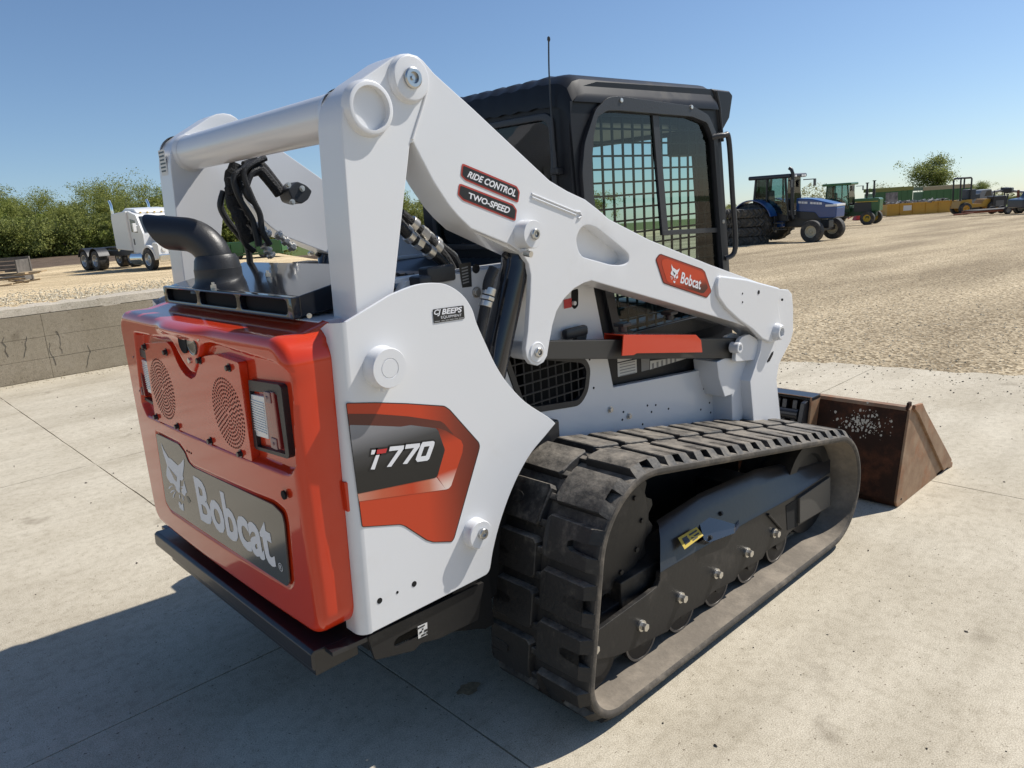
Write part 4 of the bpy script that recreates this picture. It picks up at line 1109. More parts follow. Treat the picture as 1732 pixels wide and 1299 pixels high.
for k, (a, b) in enumerate(((0, 1), (2, 3), (4, 5))):
    q = [(0.4487,1.6445),(0.4996,1.6),(0.46,1.573),(0.4877,1.5208),(0.5068,1.6077),(0.5705,1.544)]
    A_, B_ = Vector((q[a][0], .34-.02*k, q[a][1])), Vector((q[b][0], .34-.02*k, q[b][1]))
    bm = new(); cyl(bm, A_, B_, .011, seg=14)
    for f_ in (.05, .4, .75): cyl(bm, A_.lerp(B_, f_), A_.lerp(B_, f_+.18), .019, seg=6, bev=.002)
    part('hose_fitting', bm, ZINC)
CL = fillet([(0.5454,1.7588),(0.5856,1.787),(0.6201,1.7723),(0.6416,1.7497),(0.6218,1.7204),(0.5919,1.7054),(0.5573,1.7179)], .008, 3)
bm = new(); prism(bm, CL, 'Y', .24, .33, .005); cl = part('hose_clamp', bm, BLACKPL)
for (x, z) in [(0.547,1.7748),(0.5999,1.7603),(0.5541,1.7142)]:
    bm = new(); hexbolt(bm, (x, .24, z), (0, -1, 0), .008, .010); obj('bolt', bm, ZINC, cl)
# right-hand bundle with crimped fittings
for k, (q, r_) in enumerate((([(0.5589,1.6484),(0.6077,1.6093),(0.6817,1.5387),(0.7248,1.4871),(0.75,1.431),(0.7631,1.3752)], .018), ([(0.5238,1.614),(0.5632,1.5757),(0.6263,1.5296),(0.6802,1.4825),(0.6981,1.4236),(0.7174,1.373)], .016), ([(0.6258,1.6137),(0.6805,1.577),(0.7368,1.5342),(0.7831,1.4957),(0.8094,1.4383)], .015), ([(0.5297,1.6362),(0.5686,1.5936),(0.6203,1.5486),(0.68,1.5012),(0.7049,1.4511),(0.7057,1.4028)], .014))):
    y = (-.42, -.46, -.38, -.44)[k]
    hose(onY(q, y), r_, SLEEVE if k == 0 else HOSE)
    bm = new()
    P_ = smooth_poly(q, False, 8)
    for f_ in (.16, .26, .38):
        i = int(len(P_)*f_); A_, B_ = Vector((P_[i][0], y, P_[i][1])), Vector((P_[i+2][0], y, P_[i+2][1]))
        cyl(bm, A_, B_+(B_-A_)*.25, r_*1.35, seg=6 if f_ == .26 else 16, bev=.002)
    part('hose_fitting', bm, ZINC)
bm = new(); tube(bm, onY([(0.7764,1.521),(0.8061,1.4984),(0.8094,1.4681)], -.36), .010, 8, spline=5); part('hard_line', bm, ZINC)
bm = new(); a, = [(0.5182,1.4417)]; box(bm, (a[0]+.02, -.52, a[1]), (.05, .06, .05), .01); box(bm, (a[0]+.10, -.50, a[1]+.02), (.11, .05, .05), .008); part('connector_block', bm, BLACKPL)

# ---- control link and lift arm lock
LINK = [(0.945,1.2047),(2.1772,1.0053),(2.2081,0.9077),(0.94,1.1432)]
for s in (-1, 1):
    bm = new(); prism(bm, LINK, 'Y', s*.565, s*.605, .003); lk = part('control_link', bm, mat('link_dark', (.035, .033, .03), .5) if 'link_dark' not in MATS else MATS['link_dark'])
    bm = new(); cyl(bm, (dpx, s*.55, dpz), (dpx, s*.64, dpz), .030, seg=24); obj('bushing', bm, WHITE, lk)
bm = new()
FR = [(1.3437,1.1617),(1.8129,1.0834),(1.8487,1.0554),(1.858,1.0017),(1.4185,1.0788),(1.4001,1.0753),(1.331,1.0854)]
prism(bm, FR, 'Y', -.635, -.630, .0012)
tp = [FR[0], FR[1], (FR[1][0], FR[1][1]-.004), (FR[0][0], FR[0][1]-.004)]
prism(bm, [(FR[0][0]-.0, FR[0][1]), FR[1], (FR[1][0], FR[1][1]-.005), (FR[0][0], FR[0][1]-.005)], 'Y', -.631, -.548, .001)
prism(bm, [FR[0], FR[1], FR[3], FR[4], FR[6]], 'Y', -.548, -.543, .001)
prism(bm, [FR[4], FR[3], (FR[3][0], FR[3][1]+.004), (FR[4][0], FR[4][1]+.004)], 'Y', -.631, -.612, .001)
lk = part('lift_arm_lock', bm, RED)
for x in (FR[0][0]+.05, FR[1][0]-.12):
    bm = new(); cyl(bm, (x, -.59, FR[0][1]), (x, -.59, FR[0][1]+.022), .016, seg=16); box(bm, (x, -.59, FR[0][1]+.028), (.05, .05, .014), .004); obj('lock_knob', bm, BLACKPL, lk)
bm = new(); a, b = [(1.1471,1.1649),(1.2685,1.144)]; box(bm, ((a[0]+b[0])/2, -.52, a[1]+.02), (b[0]-a[0], .03, .04), .012); (x_, z_), = [(1.2323,1.1683)]; cyl(bm, (x_, -.53, z_), (x_, -.51, z_), .028, seg=20); part('link_bracket_dark', bm, BLACKPL)

# ---- cab
cabp = [(1.37, .90), (1.315, 1.70), (1.30, 1.95), (1.315, 2.005), (1.36, 2.045), (1.45, 2.066), (2.21, 2.076), (2.255, 2.055), (2.285, 1.88), (2.35, 1.33), (2.39, .90)]
HOLE_S = fillet([(1.4327,1.9391),(1.4878,1.9612),(1.557,1.9631),(2.0362,1.953),(2.1467,1.9315),(2.1965,1.8637),(2.246,1.4887),(2.2745,1.2593),(2.2943,1.1305),(2.1601,1.114),(1.6254,1.1167),(1.5647,1.1362),(1.5151,1.1894),(1.4803,1.3502),(1.4198,1.5133),(1.3955,1.6667),(1.3923,1.7726),(1.4089,1.8768)], .012, 3)
RING_O = fillet([(1.3328,1.7523),(1.3524,1.8509),(1.4185,1.9664),(1.4947,2.0121),(1.5606,2.0189),(2.0468,1.9992),(2.162,1.967),(2.2262,1.8877),(2.312,1.412),(2.3427,1.1688),(2.3533,1.0552),(2.1711,1.0474),(1.6435,1.0527),(1.5288,1.073),(1.4769,1.1415),(1.4328,1.3104),(1.3433,1.5191)], .02, 4)
cab = None
for s in (-1, 1):
    bm = new(); prism(bm, cabp, 'Y', s*.425, s*.462, .014, holes=[HOLE_S], seg=3)
    o = part('cab_side', bm, CABBLACK)
    bm = new(); prism(bm, RING_O, 'Y', s*.460, s*.479, .004, holes=[grow(HOLE_S, .004 if ar(HOLE_S) > 0 else -.004)]); obj('window_frame', bm, BLACKPL, o)
    for (x, z) in [(1.5676,2.0039),(2.0305,1.9945),(2.2741,1.5127)]:
        bm = new(); cyl(bm, (x, s*.470, z), (x, s*.484, z), .0085, seg=12, bev=.002); obj('frame_screw', bm, ZINC, o)
    bm = new(); flat(bm, grow(HOLE_S, .006 if ar(HOLE_S) > 0 else -.006), 'Y', s*.456); obj('window_glass', bm, GLASS, o, smooth=False)
    # sliding-window frame: one upright, one sill
    bm = new(); q = [(1.7831,1.9581),(1.8224,1.9591),(1.876,1.4828),(1.8344,1.486)]; prism(bm, q, 'Y', s*.450, s*.464, .001)
    q = [(1.8378,1.5051),(2.2558,1.488),(2.2557,1.467),(1.8413,1.4855)]; prism(bm, q, 'Y', s*.450, s*.4645, .001); obj('slider_frame', bm, BLACKPL, o)
    # wire guard
    bm = new()
    x0, x1 = min(p[0] for p in HOLE_S), max(p[0] for p in HOLE_S); z0, z1 = min(p[1] for p in HOLE_S), max(p[1] for p in HOLE_S)
    nx_, nz_ = int((x1-x0)/.063), int((z1-z0)/.0495)
    for k in range(1, nx_+1):
        x = x0+.063*k-.02
        zz = [z0+(z1-z0)*q/80 for q in range(81) if psdf(HOLE_S, np.array([x]), np.array([z0+(z1-z0)*q/80]))[0] > -.01]
        if zz: box(bm, (x, s*.435, (zz[0]+zz[-1])/2), (.009, .006, zz[-1]-zz[0]))
    for k in range(1, nz_+1):
        z = z0+.0495*k
        xx = [x0+(x1-x0)*q/80 for q in range(81) if psdf(HOLE_S, np.array([x0+(x1-x0)*q/80]), np.array([z]))[0] > -.01]
        if xx: box(bm, ((xx[0]+xx[-1])/2, s*.438, z), (xx[-1]-xx[0], .006, .0075))
    if s == -1: obj('wire_guard', bm, BLACKPL, o)
    else: bm.free()
    # instruction stickers below the window
    if s == -1:
        for q in ([(1.5119,1.0034),(1.636,0.9966),(1.6365,0.941),(1.5118,0.9475)], [(1.5132,1.0279),(1.6075,1.0083),(1.6073,1.0039),(1.5121,1.0077)], [(1.7284,0.9725),(2.0424,0.9367),(1.9951,0.9325),(1.7248,0.9355)]):
            bm = new(); flat(bm, q, 'Y', -.4635); part('instruction_sticker', bm, PAPER, o, smooth=False)
        bm = new(); flat(bm, [(1.6666,1.001),(1.726,0.9898),(1.7207,0.9363),(1.6669,0.9381)], 'Y', -.4635); part('instruction_sticker', bm, GREYST, o, smooth=False)
        bm = new()
        for k in range(5):
            a = [(1.5247,0.998),(1.6254,0.9923)]
            flat(bm, [(a[0][0], a[0][1]-.012*k), (a[1][0], a[1][1]-.012*k), (a[1][0], a[1][1]-.012*k-.004), (a[0][0], a[0][1]-.012*k-.004)], 'Y', -.4642)
        for k in range(6):
            a = [(1.7393,0.964),(1.9022,0.9461)]
            x = a[0][0]+(a[1][0]-a[0][0])*k/5
            flat(bm, [(x, a[0][1]-.005), (x+.014, a[0][1]-.005), (x+.014, a[0][1]-.030), (x, a[0][1]-.030)], 'Y', -.4642)
        part('sticker_print', bm, GREYST, o, smooth=False)
# rear and front walls
def yrect(y0, y1, z0, z1, r): return fillet([(y0, z0), (y1, z0), (y1, z1), (y0, z1)], r, 5)
REARW = yrect(-.36, .36, 1.50, 1.945, .05)
bm = new(); prism(bm, yrect(-.455, .455, .90, 2.04, .03), 'X', 1.30, 1.335, .01, holes=[REARW]); o = part('cab_rear', bm, CABBLACK)
bm = new(); prism(bm, yrect(-.385, .385, 1.475, 1.97, .06), 'X', 1.292, 1.305, .004, holes=[yrect(-.36, .36, 1.50, 1.945, .05)]); obj('window_seal', bm, BLACKPL, o)
bm = new(); prism(bm, yrect(-.365, .365, 1.495, 1.95, .05), 'X', 1.315, 1.318); obj('window_glass', bm, GLASS, o)
bm = new()
for s in (-1, 1):
    box(bm, (2.275, s*.40, 1.66), (.09, .10, .84), .01, Matrix.Rotation(R(-6), 3, 'Y'))
part('front_pillar', bm, CABBLACK)
# roof with pressed ribs, rounded edges
bm = new()
sec = []
n_r = 40
for k in range(n_r+1):
    t = -1+2*k/n_r
    y = .474*t
    edge_ = max(0, abs(t)-.80)/.20
    z = 2.098-.075*(1-math.sqrt(max(0, 1-edge_**2)))
    z += .007*(math.sin(t*math.pi*5.5)**2)*(1 if abs(t) < .80 else 0)
    sec.append((y, z))
rows = []
for x, dz, sc in ((1.288, -.115, 1), (1.29, -.075, 1), (1.302, -.035, 1), (1.33, -.010, 1), (1.37, 0, 1), (2.20, .004, 1), (2.235, -.008, 1), (2.25, -.03, 1)):
    rows.append([bm.verts.new((x, y*sc, z+dz)) for y, z in sec])
for a, b in zip(rows, rows[1:]):
    for k in range(n_r): bm.faces.new((a[k], a[k+1], b[k+1], b[k]))
for s_ in (0, -1):
    ed_ = [r_[s_] for r_ in rows]; lo = [bm.verts.new((v.co.x, v.co.y, 1.992)) for v in ed_]
    for k in range(len(ed_)-1): bm.faces.new((ed_[k], ed_[k+1], lo[k+1], lo[k]))
part('cab_roof', bm, CABBLACK, ang=30)
bm = new(); box(bm, (1.80, 0, 1.975), (.92, .84, .10), .02); part('headliner', bm, BLACKPL)
VIS = [(2.2035,2.0782),(2.2544,2.0772),(2.3483,2.0751),(2.3766,2.0578),(2.3484,1.9597),(2.2921,1.906),(2.2644,1.9056),(2.2537,1.9539),(2.2273,2.0516)]
bm = new(); prism(bm, VIS, 'Y', -.468, .468, .010, seg=3); part('front_visor', bm, CABBLACK)
bm = new(); tube(bm, [(2.235+.004, -.468, 2.07), (2.262, -.470, 2.0), (2.285, -.470, 1.86)], .006, 8); part('visor_seam', bm, BLACKPL)
# grab handle
(h0, h1, h2, h3, h4) = [(2.1919,1.8769),(2.2438,1.8822),(2.2773,1.8627),(2.3329,1.3886),(2.2875,1.3474)]
bm = new(); tube(bm, [(h0[0], -.47, h0[1]), (h1[0], -.50, h1[1]), (h2[0], -.505, h2[1]), ((h2[0]+h3[0])/2, -.507, (h2[1]+h3[1])/2), (h3[0], -.505, h3[1]), (h4[0], -.48, h4[1])], .0115, 12, spline=6); part('grab_handle', bm, BLACKPL)
# seat, console, lap bar inside
bm = new()
prism(bm, fillet([(1.40, 1.05), (1.52, 1.02), (1.60, 1.16), (1.53, 1.72), (1.44, 1.76), (1.36, 1.70)], .04, 4), 'Y', -.20, .20, .03, seg=3)
prism(bm, fillet([(1.45, .96), (1.95, .98), (1.98, 1.05), (1.90, 1.11), (1.50, 1.09)], .03, 4), 'Y', -.22, .22, .03, seg=3)
seat = part('seat', bm, BLACKPL)
bm = new(); prism(bm, fillet([(1.45, 1.72), (1.53, 1.70), (1.51, 1.86), (1.44, 1.87)], .03, 3), 'Y', -.11, .11, .02); obj('headrest', bm, BLACKPL, seat)
for s in (-1, 1):
    bm = new(); box(bm, (1.85, s*.30, 1.02), (.42, .13, .20), .02); cyl(bm, (1.98, s*.29, 1.1), (1.95, s*.28, 1.30), .012, seg=10); cyl(bm, (1.95, s*.28, 1.26), (1.94, s*.275, 1.38), .024, .018, seg=14); part('joystick_console', bm, BLACKPL)
    bm = new(); tube(bm, [(1.50, s*.27, 1.52), (1.62, s*.30, 1.50), (1.78, s*.30, 1.40), (1.95, s*.26, 1.30), (2.02, s*.10, 1.28)], .016, 10, spline=6); part('lap_bar', bm, BLACKPL)
bm = new(); box(bm, (2.2, -.34, 1.86), (.14, .12, .10), .01); box(bm, (2.20, 0, 1.05), (.12, .8, .20), .02); part('instrument_panel', bm, BLACKPL)
bm = new(); box(bm, (1.86, 0, .90), (1.0, .90, .06)); part('cab_floor', bm, BLACKPL)
# front of the hull under the cab
bm = new(); prism(bm, [(2.30, .40), (2.50, .45), (2.46, .85), (2.36, .98), (2.25, .98)], 'Y', -.46, .46, .01); part('hull_nose', bm, WHITE)
bm = new(); box(bm, (1.15, 0, .98), (.30, .90, .80)); part('dark_bay_box', bm, HOLE)  # plain black box painted as the dark inside, behind the side grilles
# aerial on the rear corner of the cab
a0, a1, a2 = [Vector((1.275, p[0], p[1])) for p in [(-0.396,1.7694),(-0.3976,1.8313),(-0.3999,2.2108)]]
bm = new(); tube(bm, [a1, a1.lerp(a2, .35)+Vector((0, .004, 0)), a1.lerp(a2, .7)+Vector((0, .006, 0)), a2], [.0055, .0035, .0028, .0028], 8, spline=4)
lathe(bm, a2-Vector((0, 0, .012)), (0, 0, 1), [(0, .0035), (.006, .006), (.014, .005), (.018, 0)], 10)
an_ = part('aerial', bm, BLACKPL)
bm = new(); cyl(bm, a0, a1, .012, .008, seg=14); box(bm, a0+Vector((.015, 0, -.01)), (.045, .035, .025), .005); obj('aerial_base', bm, BLACKPL, an_)

# ---- tracks ---------------------------------------------------
def hull_circles(cs):
    pts = []
    for (x, z, r) in cs:
        for k in range(240):
            a = 2*math.pi*k/240; pts.append((x+r*math.cos(a), z+r*math.sin(a)))
    pts = sorted(set(pts))
    def cross(o, a, b): return (a[0]-o[0])*(b[1]-o[1])-(a[1]-o[1])*(b[0]-o[0])
    lo, up = [], []
    for p in pts:
        while len(lo) >= 2 and cross(lo[-2], lo[-1], p) <= 0: lo.pop()
        lo.append(p)
    for p in reversed(pts):
        while len(up) >= 2 and cross(up[-2], up[-1], p) <= 0: up.pop()
        up.append(p)
    return lo[:-1]+up[:-1]
SPR = (1.015, .545, .268); IDL = (2.375, .295, .262); LOWR = (.835, .185, .152)
path = hull_circles([SPR, IDL, LOWR])                    # counter-clockwise: bottom rear -> bottom front -> over the top
pl = [Vector((p[0], p[1])) for p in path]
cum = [0.0]
for i in range(len(pl)): cum.append(cum[-1]+(pl[(i+1) % len(pl)]-pl[i]).length)
PLEN = cum[-1]
def at_s(s):
    s = s % PLEN
    import bisect
    i = min(len(pl)-1, bisect.bisect_right(cum, s)-1)
    a, b = pl[i], pl[(i+1) % len(pl)]
    t = (s-cum[i])/max(1e-9, cum[i+1]-cum[i])
    return a.lerp(b, t)
def frame(s):
    p = at_s(s); tg = (at_s(s+.02)-at_s(s-.02)).normalized()
    return p, tg, Vector((tg.y, -tg.x))                  # outward normal
NSTEP = 220
NL = int(round(PLEN/.172)); PITCH = PLEN/NL
YO, YI = .990, .535
def build_track(sg):
    trk = part('track', new(), RUBBER)
    # carcass: rounded outer edge, dusty inner face
    bm = new()
    w0, w1 = YI, YO
    secp = [(w0, -.028), (w0-.002, -.014), (w0, -.003), (w0+.006, 0), (w1-.020, 0), (w1-.006, -.001), (w1, -.005), (w1+.002, -.014), (w1, -.022), (w1-.006, -.028)]
    secin = [(w1-.006, -.028), (w1-.10, -.033), (w1-.17, -.038), (w1-.175, -.062), (w0+.175, -.062), (w0+.17, -.038), (w0+.10, -.033), (w0, -.028)]
    for sec_, mi in ((secp, 0), (secin, 1)):
        rings = []
        for k in range(NSTEP):
            p, tg, nn = frame(PLEN*k/NSTEP)
            ph = (PLEN*k/NSTEP/PITCH*2) % 1
            ring = []
            for (w, h) in sec_:
                if mi == 1 and -.07 < h < -.045: h = -.062 if ph < .55 else -.044
                q = p+nn*h; ring.append(bm.verts.new((q.x, sg*w, q.y)))
            rings.append(ring)
        for k in range(NSTEP):
            a, b = rings[k], rings[(k+1) % NSTEP]
            for j in range(len(sec_)-1):
                f = bm.faces.new((a[j], b[j], b[j+1], a[j+1])); f.material_index = mi if mi else (2 if j >= 5 else 0)
    bmesh.ops.remove_doubles(bm, verts=bm.verts, dist=1e-5)
    me = finish(bm, True, 40); me.materials.append(RUBBER); me.materials.append(RUBBERIN); me.materials.append(RUBBEREDGE)
    belt = trk; old = belt.data; belt.data = me; bpy.data.meshes.remove(old); me.name = 'track'
    # tread blocks: two staggered rows of notched lugs
    def lug(s0, wa, wb, open_out):
        L_ = .130; H = .025
        n1 = .040; nd = (wb-wa)*.52
        if open_out:
            out = [(0, wa+.012), (.012, wa), (L_-.012, wa), (L_, wa+.012), (L_-.002, wb), (L_/2+n1/2, wb-.004), (L_/2+n1/2-.004, wb-nd+.015), (L_/2+.008, wb-nd), (L_/2-.008, wb-nd), (L_/2-n1/2+.004, wb-nd+.015), (L_/2-n1/2, wb-.004), (.002, wb)]
        else:
            out = [(.002, wa), (L_/2-n1/2, wa+.004), (L_/2-n1/2+.004, wa+nd-.015), (L_/2-.008, wa+nd), (L_/2+.008, wa+nd), (L_/2+n1/2-.004, wa+nd-.015), (L_/2+n1/2, wa+.004), (L_-.002, wa), (L_, wb-.012), (L_-.012, wb), (.012, wb), (0, wb-.012)]
        # densify along s so that the block bends with the belt
        dn = []
        for i in range(len(out)):
            a, b = out[i], out[(i+1) % len(out)]
            m_ = max(1, int(abs(b[0]-a[0])/.03)+1)
            for q in range(m_): dn.append((a[0]+(b[0]-a[0])*q/m_, a[1]+(b[1]-a[1])*q/m_))
        cx, cw = L_/2, (wa+wb)/2
        bm = new(); lv = []
        for h, ins in ((-.004, -.006), (H-.003, .0), (H, .003)):
            ring = []
            for (ss, w) in dn:
                ss2 = ss+(cx-ss)*ins/(L_/2); w2 = w+(cw-w)*ins/.1
                if open_out: w2 = min(w2, YO-.002-max(0, h)*1.15)
                else: w2 = max(w2, YI+.002+max(0, h)*1.15)
                p, tg, nn = frame(s0+ss2); q = p+nn*h
                ring.append(bm.verts.new((q.x, sg*w2, q.y)))
            lv.append(ring)
        for a, b in zip(lv, lv[1:]):
            for k in range(len(dn)): bm.faces.new((a[k], a[(k+1) % len(dn)], b[(k+1) % len(dn)], b[k]))
        bm.faces.new(lv[-1])
        bmesh.ops.triangulate(bm, faces=[f for f in bm.faces if len(f.verts) > 4])
        return bm
    for k in range(NL):
        obj('tread_lug', lug(PITCH*k, YI+.240, YO-.002, True), RUBBER, trk, ang=25)
        obj('tread_lug', lug(PITCH*(k+.5), YI+.002, YI+.212, False), RUBBER, trk, ang=25)
    # ties between the rows and moulded ribs on the belt edge
    for k in range(NL*2):
        bm = new()
        s0 = PITCH*(k*.5+.19)
        p, tg, nn = frame(s0); rot = Matrix(((tg.x, 0, nn.x), (0, 1, 0), (tg.y, 0, nn.y)))
        q = p+nn*.008
        box(bm, (q.x, sg*(YI+.225), q.y), (.022, .06, .018), .004, rot)
        obj('tread_tie', bm, RUBBER, trk)
    # running gear
    SP = Vector((SPR[0], SPR[1]))
    def ycyl(bm, x, z, ya, yb, r, seg=32, bev=.004): return cyl(bm, (x, sg*ya, z), (x, sg*yb, z), r, seg=seg, bev=bev)
    bm = new()
    teeth = []
    for k in range(15*4):
        a = 2*math.pi*k/60; r_ = (.214, .240, .240, .214)[k % 4]
        teeth.append((SPR[0]+r_*math.cos(a), SPR[1]+r_*math.sin(a)))
    prism(bm, teeth, 'Y', sg*.78, sg*.815, .003)
    ycyl(bm, SPR[0], SPR[1], .60, .80, .19, 36); lathe(bm, (SPR[0], sg*.80, SPR[1]), (0, sg, 0), [(0, .205), (.022, .20), (.030, .17), (.034, .10), (.034, 0)], 40)
    spk = part('drive_sprocket', bm, DARKSTEEL)
    for k in range(9):
        a = 2*math.pi*k/9
        bm = new(); hexbolt(bm, (SPR[0]+.150*math.cos(a), sg*.828, SPR[1]+.150*math.sin(a)), (0, sg, 0), .010, .010); obj('bolt', bm, DARKSTEEL, spk)
    bm = new(); lathe(bm, (IDL[0], sg*.62, IDL[1]), (0, sg, 0), [(0, 0), (0, .215), (.05, .222), (.09, .218), (.095, .20), (.15, .20), (.155, .218), (.20, .222), (.24, .215), (.24, .16), (.225, .15), (.225, .06), (.24, .055), (.24, 0)], 48); part('front_idler', bm, DARKSTEEL)
    bm = new(); lathe(bm, (LOWR[0], sg*.66, LOWR[1]-.003), (0, sg, 0), [(0, 0), (0, .105), (.22, .105), (.22, .05), (.24, .05), (.24, 0)], 36); part('track_roller', bm, DARKSTEEL)
    for x in (1.075, 1.315, 1.555, 1.795, 2.03):
        bm = new(); lathe(bm, (x, sg*.60, .155), (0, sg, 0), [(0, 0), (0, .088), (.018, .088), (.02, .075), (.26, .075), (.262, .088), (.284, .088), (.286, .078), (.286, .03), (.30, .03), (.30, 0)], 32); tr_ = part('track_roller', bm, DARKSTEEL)
        bm = new(); lathe(bm, (x, sg*.884, .155), (0, sg, 0), [(0, .0885), (.003, .0885), (.003, .080), (0, .079)], 36); obj('roller_rim', bm, MATS['lit_rim'] if 'lit_rim' in MATS else mat('lit_rim', (.16, .15, .14), .4, metal=.6), tr_)  # paler steel ring paints the lit roller edge into the colour
    # track frame: side plate with scallops over the rollers, sloping deck, front yoke
    BEND = [(1.1678,0.3696),(1.3989,0.3643),(1.7983,0.3521),(2.1544,0.3362),(2.4939,0.3407)]
    FRM = [(0.806,0.2044),(0.7946,0.2998),(1.1076,0.3178),(1.1488,0.3229),(1.1633,0.3396)]+BEND+[(2.5187,0.1669),(2.4505,0.169),(2.1612,0.1803),(2.1074,0.1745),(2.0551,0.1575),(1.9572,0.1641),(1.9074,0.1641),(1.8784,0.1429),(1.7453,0.1557),(1.6997,0.1558),(1.6594,0.1333),(1.5255,0.1486),(1.4758,0.1473),(1.435,0.1277),(1.2874,0.1424),(1.2427,0.1388),(1.2057,0.1203),(1.05,0.1435),(1.0168,0.1437),(0.9062,0.1671)]
    bm = new(); prism(bm, FRM, 'Y', sg*.885, sg*.905, .003); fr = part('track_frame', bm, DARKSTEEL)
    # the plate folds inwards above the bend
    TOPE = [(1.2847,0.4865),(1.5617,0.5029),(1.9828,0.4768),(2.3037,0.4177),(2.673,0.3467)]
    bm = new(); prev = None
    for k, (t_, bulge) in enumerate(((0, 0), (.12, .004), (.55, .022), (.85, .022), (1, .010), (1.0, -.06))):
        ring = []
        for a_, c_ in zip(BEND, TOPE):
            y_ = .905+(.80-.905)*t_; x_ = a_[0]+(c_[0]-a_[0])*t_; z_ = a_[1]+(c_[1]-a_[1])*t_
            ring.append(bm.verts.new((x_, sg*(y_+bulge*.6), z_+bulge)))
        if prev:
            for q in range(len(ring)-1): bm.faces.new((prev[q], prev[q+1], ring[q+1], ring[q]))
        prev = ring
    obj('deck', bm, BLACKP, fr)
    EDGE0 = [(1.1678,0.3696),(1.176,0.5077)]
    bm = new(); box(bm, (1.58, sg*.76, .30), (1.15, .20, .16), .01); box(bm, (.92, sg*.80, .275), (.40, .10, .06), .006); obj('frame_beam', bm, DARKSTEEL, fr)
    cb, ct_ = [(1.6607,0.3627),(1.6302,0.3487),(1.4519,0.3756),(1.4167,0.4007)], [(1.4719,0.4364),(1.5446,0.4377),(1.7242,0.4137),(1.7557,0.3825)]
    c3d = [Vector((p[0], sg*.914, p[1])) for p in cb]+[Vector((p[0], sg*.858, p[1])) for p in ct_]
    bm = new(); f_ = bm.faces.new([bm.verts.new(p) for p in c3d]); bm.normal_update()
    nrm = f_.normal*(1 if f_.normal.y*sg > 0 else -1)
    r_ = bmesh.ops.extrude_face_region(bm, geom=[f_]); bmesh.ops.translate(bm, vec=-nrm*.03, verts=[v for v in r_['geom'] if isinstance(v, bmesh.types.BMVert)])
    for v in bm.verts: v.co += nrm*.008
    obj('access_cover', bm, BLACKGLOSS, fr)
    for k_, (x, z), y_ in ((0, [(1.6084,0.4299)][0], .872), (1, [(1.4601,0.3965)][0], .918)):
        bm = new(); hexbolt(bm, (x, sg*y_, z), (0, sg, .6), .007, .010); obj('bolt', bm, DARKSTEEL, fr)
    if sg == -1:
        YS = [(1.2628,0.4615),(1.3806,0.4618),(1.424,0.4119),(1.303,0.402)]
        Yb = [Vector((p[0], -.880, p[1])) for p in [(1.3027,0.4384),(1.4228,0.4387)]]+[Vector((p[0], -.909, p[1])) for p in [(1.4225,0.4128),(1.3016,0.4028)]]
        bm = new(); bm.faces.new([bm.verts.new(p+Vector((0, -.006, .006))) for p in Yb]); ys = part('yellow_sticker', bm, YELLOWST, smooth=False)
        bm = new(); bl = lambda u_, v_: (Yb[0].lerp(Yb[1], u_)).lerp(Yb[3].lerp(Yb[2], u_), v_)+Vector((0, -.0072, .0068))
        for u0, u1, v0, v1 in ((.12, .38, .2, .75), (.48, .9, .2, .35), (.48, .9, .5, .65), (.48, .75, .75, .85)): bm.faces.new([bm.verts.new(bl(*q)) for q in ((u0, v0), (u1, v0), (u1, v1), (u0, v1))])
        obj('print', bm, BLACKST, ys, smooth=False)
    # front yoke box and brace
    YK = [(2.1729,0.3216),(2.4727,0.329),(2.4833,0.1784),(2.1788,0.1966)]
    bm = new(); prism(bm, YK, 'Y', sg*.90, sg*.918, .004)
    obj('front_yoke', bm, mat('yoke_grey', (.055, .052, .048), .5) if 'yoke_grey' not in MATS else MATS['yoke_grey'], fr)
    SLT = [(2.0691,0.3159),(2.1886,0.3183),(2.1838,0.1809),(2.087,0.1978)]
    bm = new(); prism(bm, SLT, 'Y', sg*.90, sg*.9068); obj('slot', bm, HOLE, fr)
    (ba,), (bb,) = [(1.9108,0.3329)], [(2.0222,0.2288)]
    bm = new(); tube(bm, [(ba[0], sg*.91, ba[1]), (bb[0], sg*.91, bb[1])], .006, 8); obj('weld', bm, DARKSTEEL, fr)
    for k, (x, z) in enumerate([(0.7917,0.2588),(1.0499,0.2176),(1.2824,0.2234),(1.5189,0.2227),(1.7467,0.2232),(1.9687,0.227)]):
        bm = new(); hexbolt(bm, (x, sg*.905, z), (0, sg, 0), .0145, .026, 1.4); obj('roller_bolt', bm, ZINC, fr)
    return trk
for sg in (-1, 1): build_track(sg)
# arms that tie the track frames to the hull
part('axle_tube', box(new(), (1.1, 0, .36), (.16, 1.5, .12), .01), DARKSTEEL)
part('axle_tube', box(new(), (2.05, 0, .34), (.16, 1.5, .12), .01), DARKSTEEL)

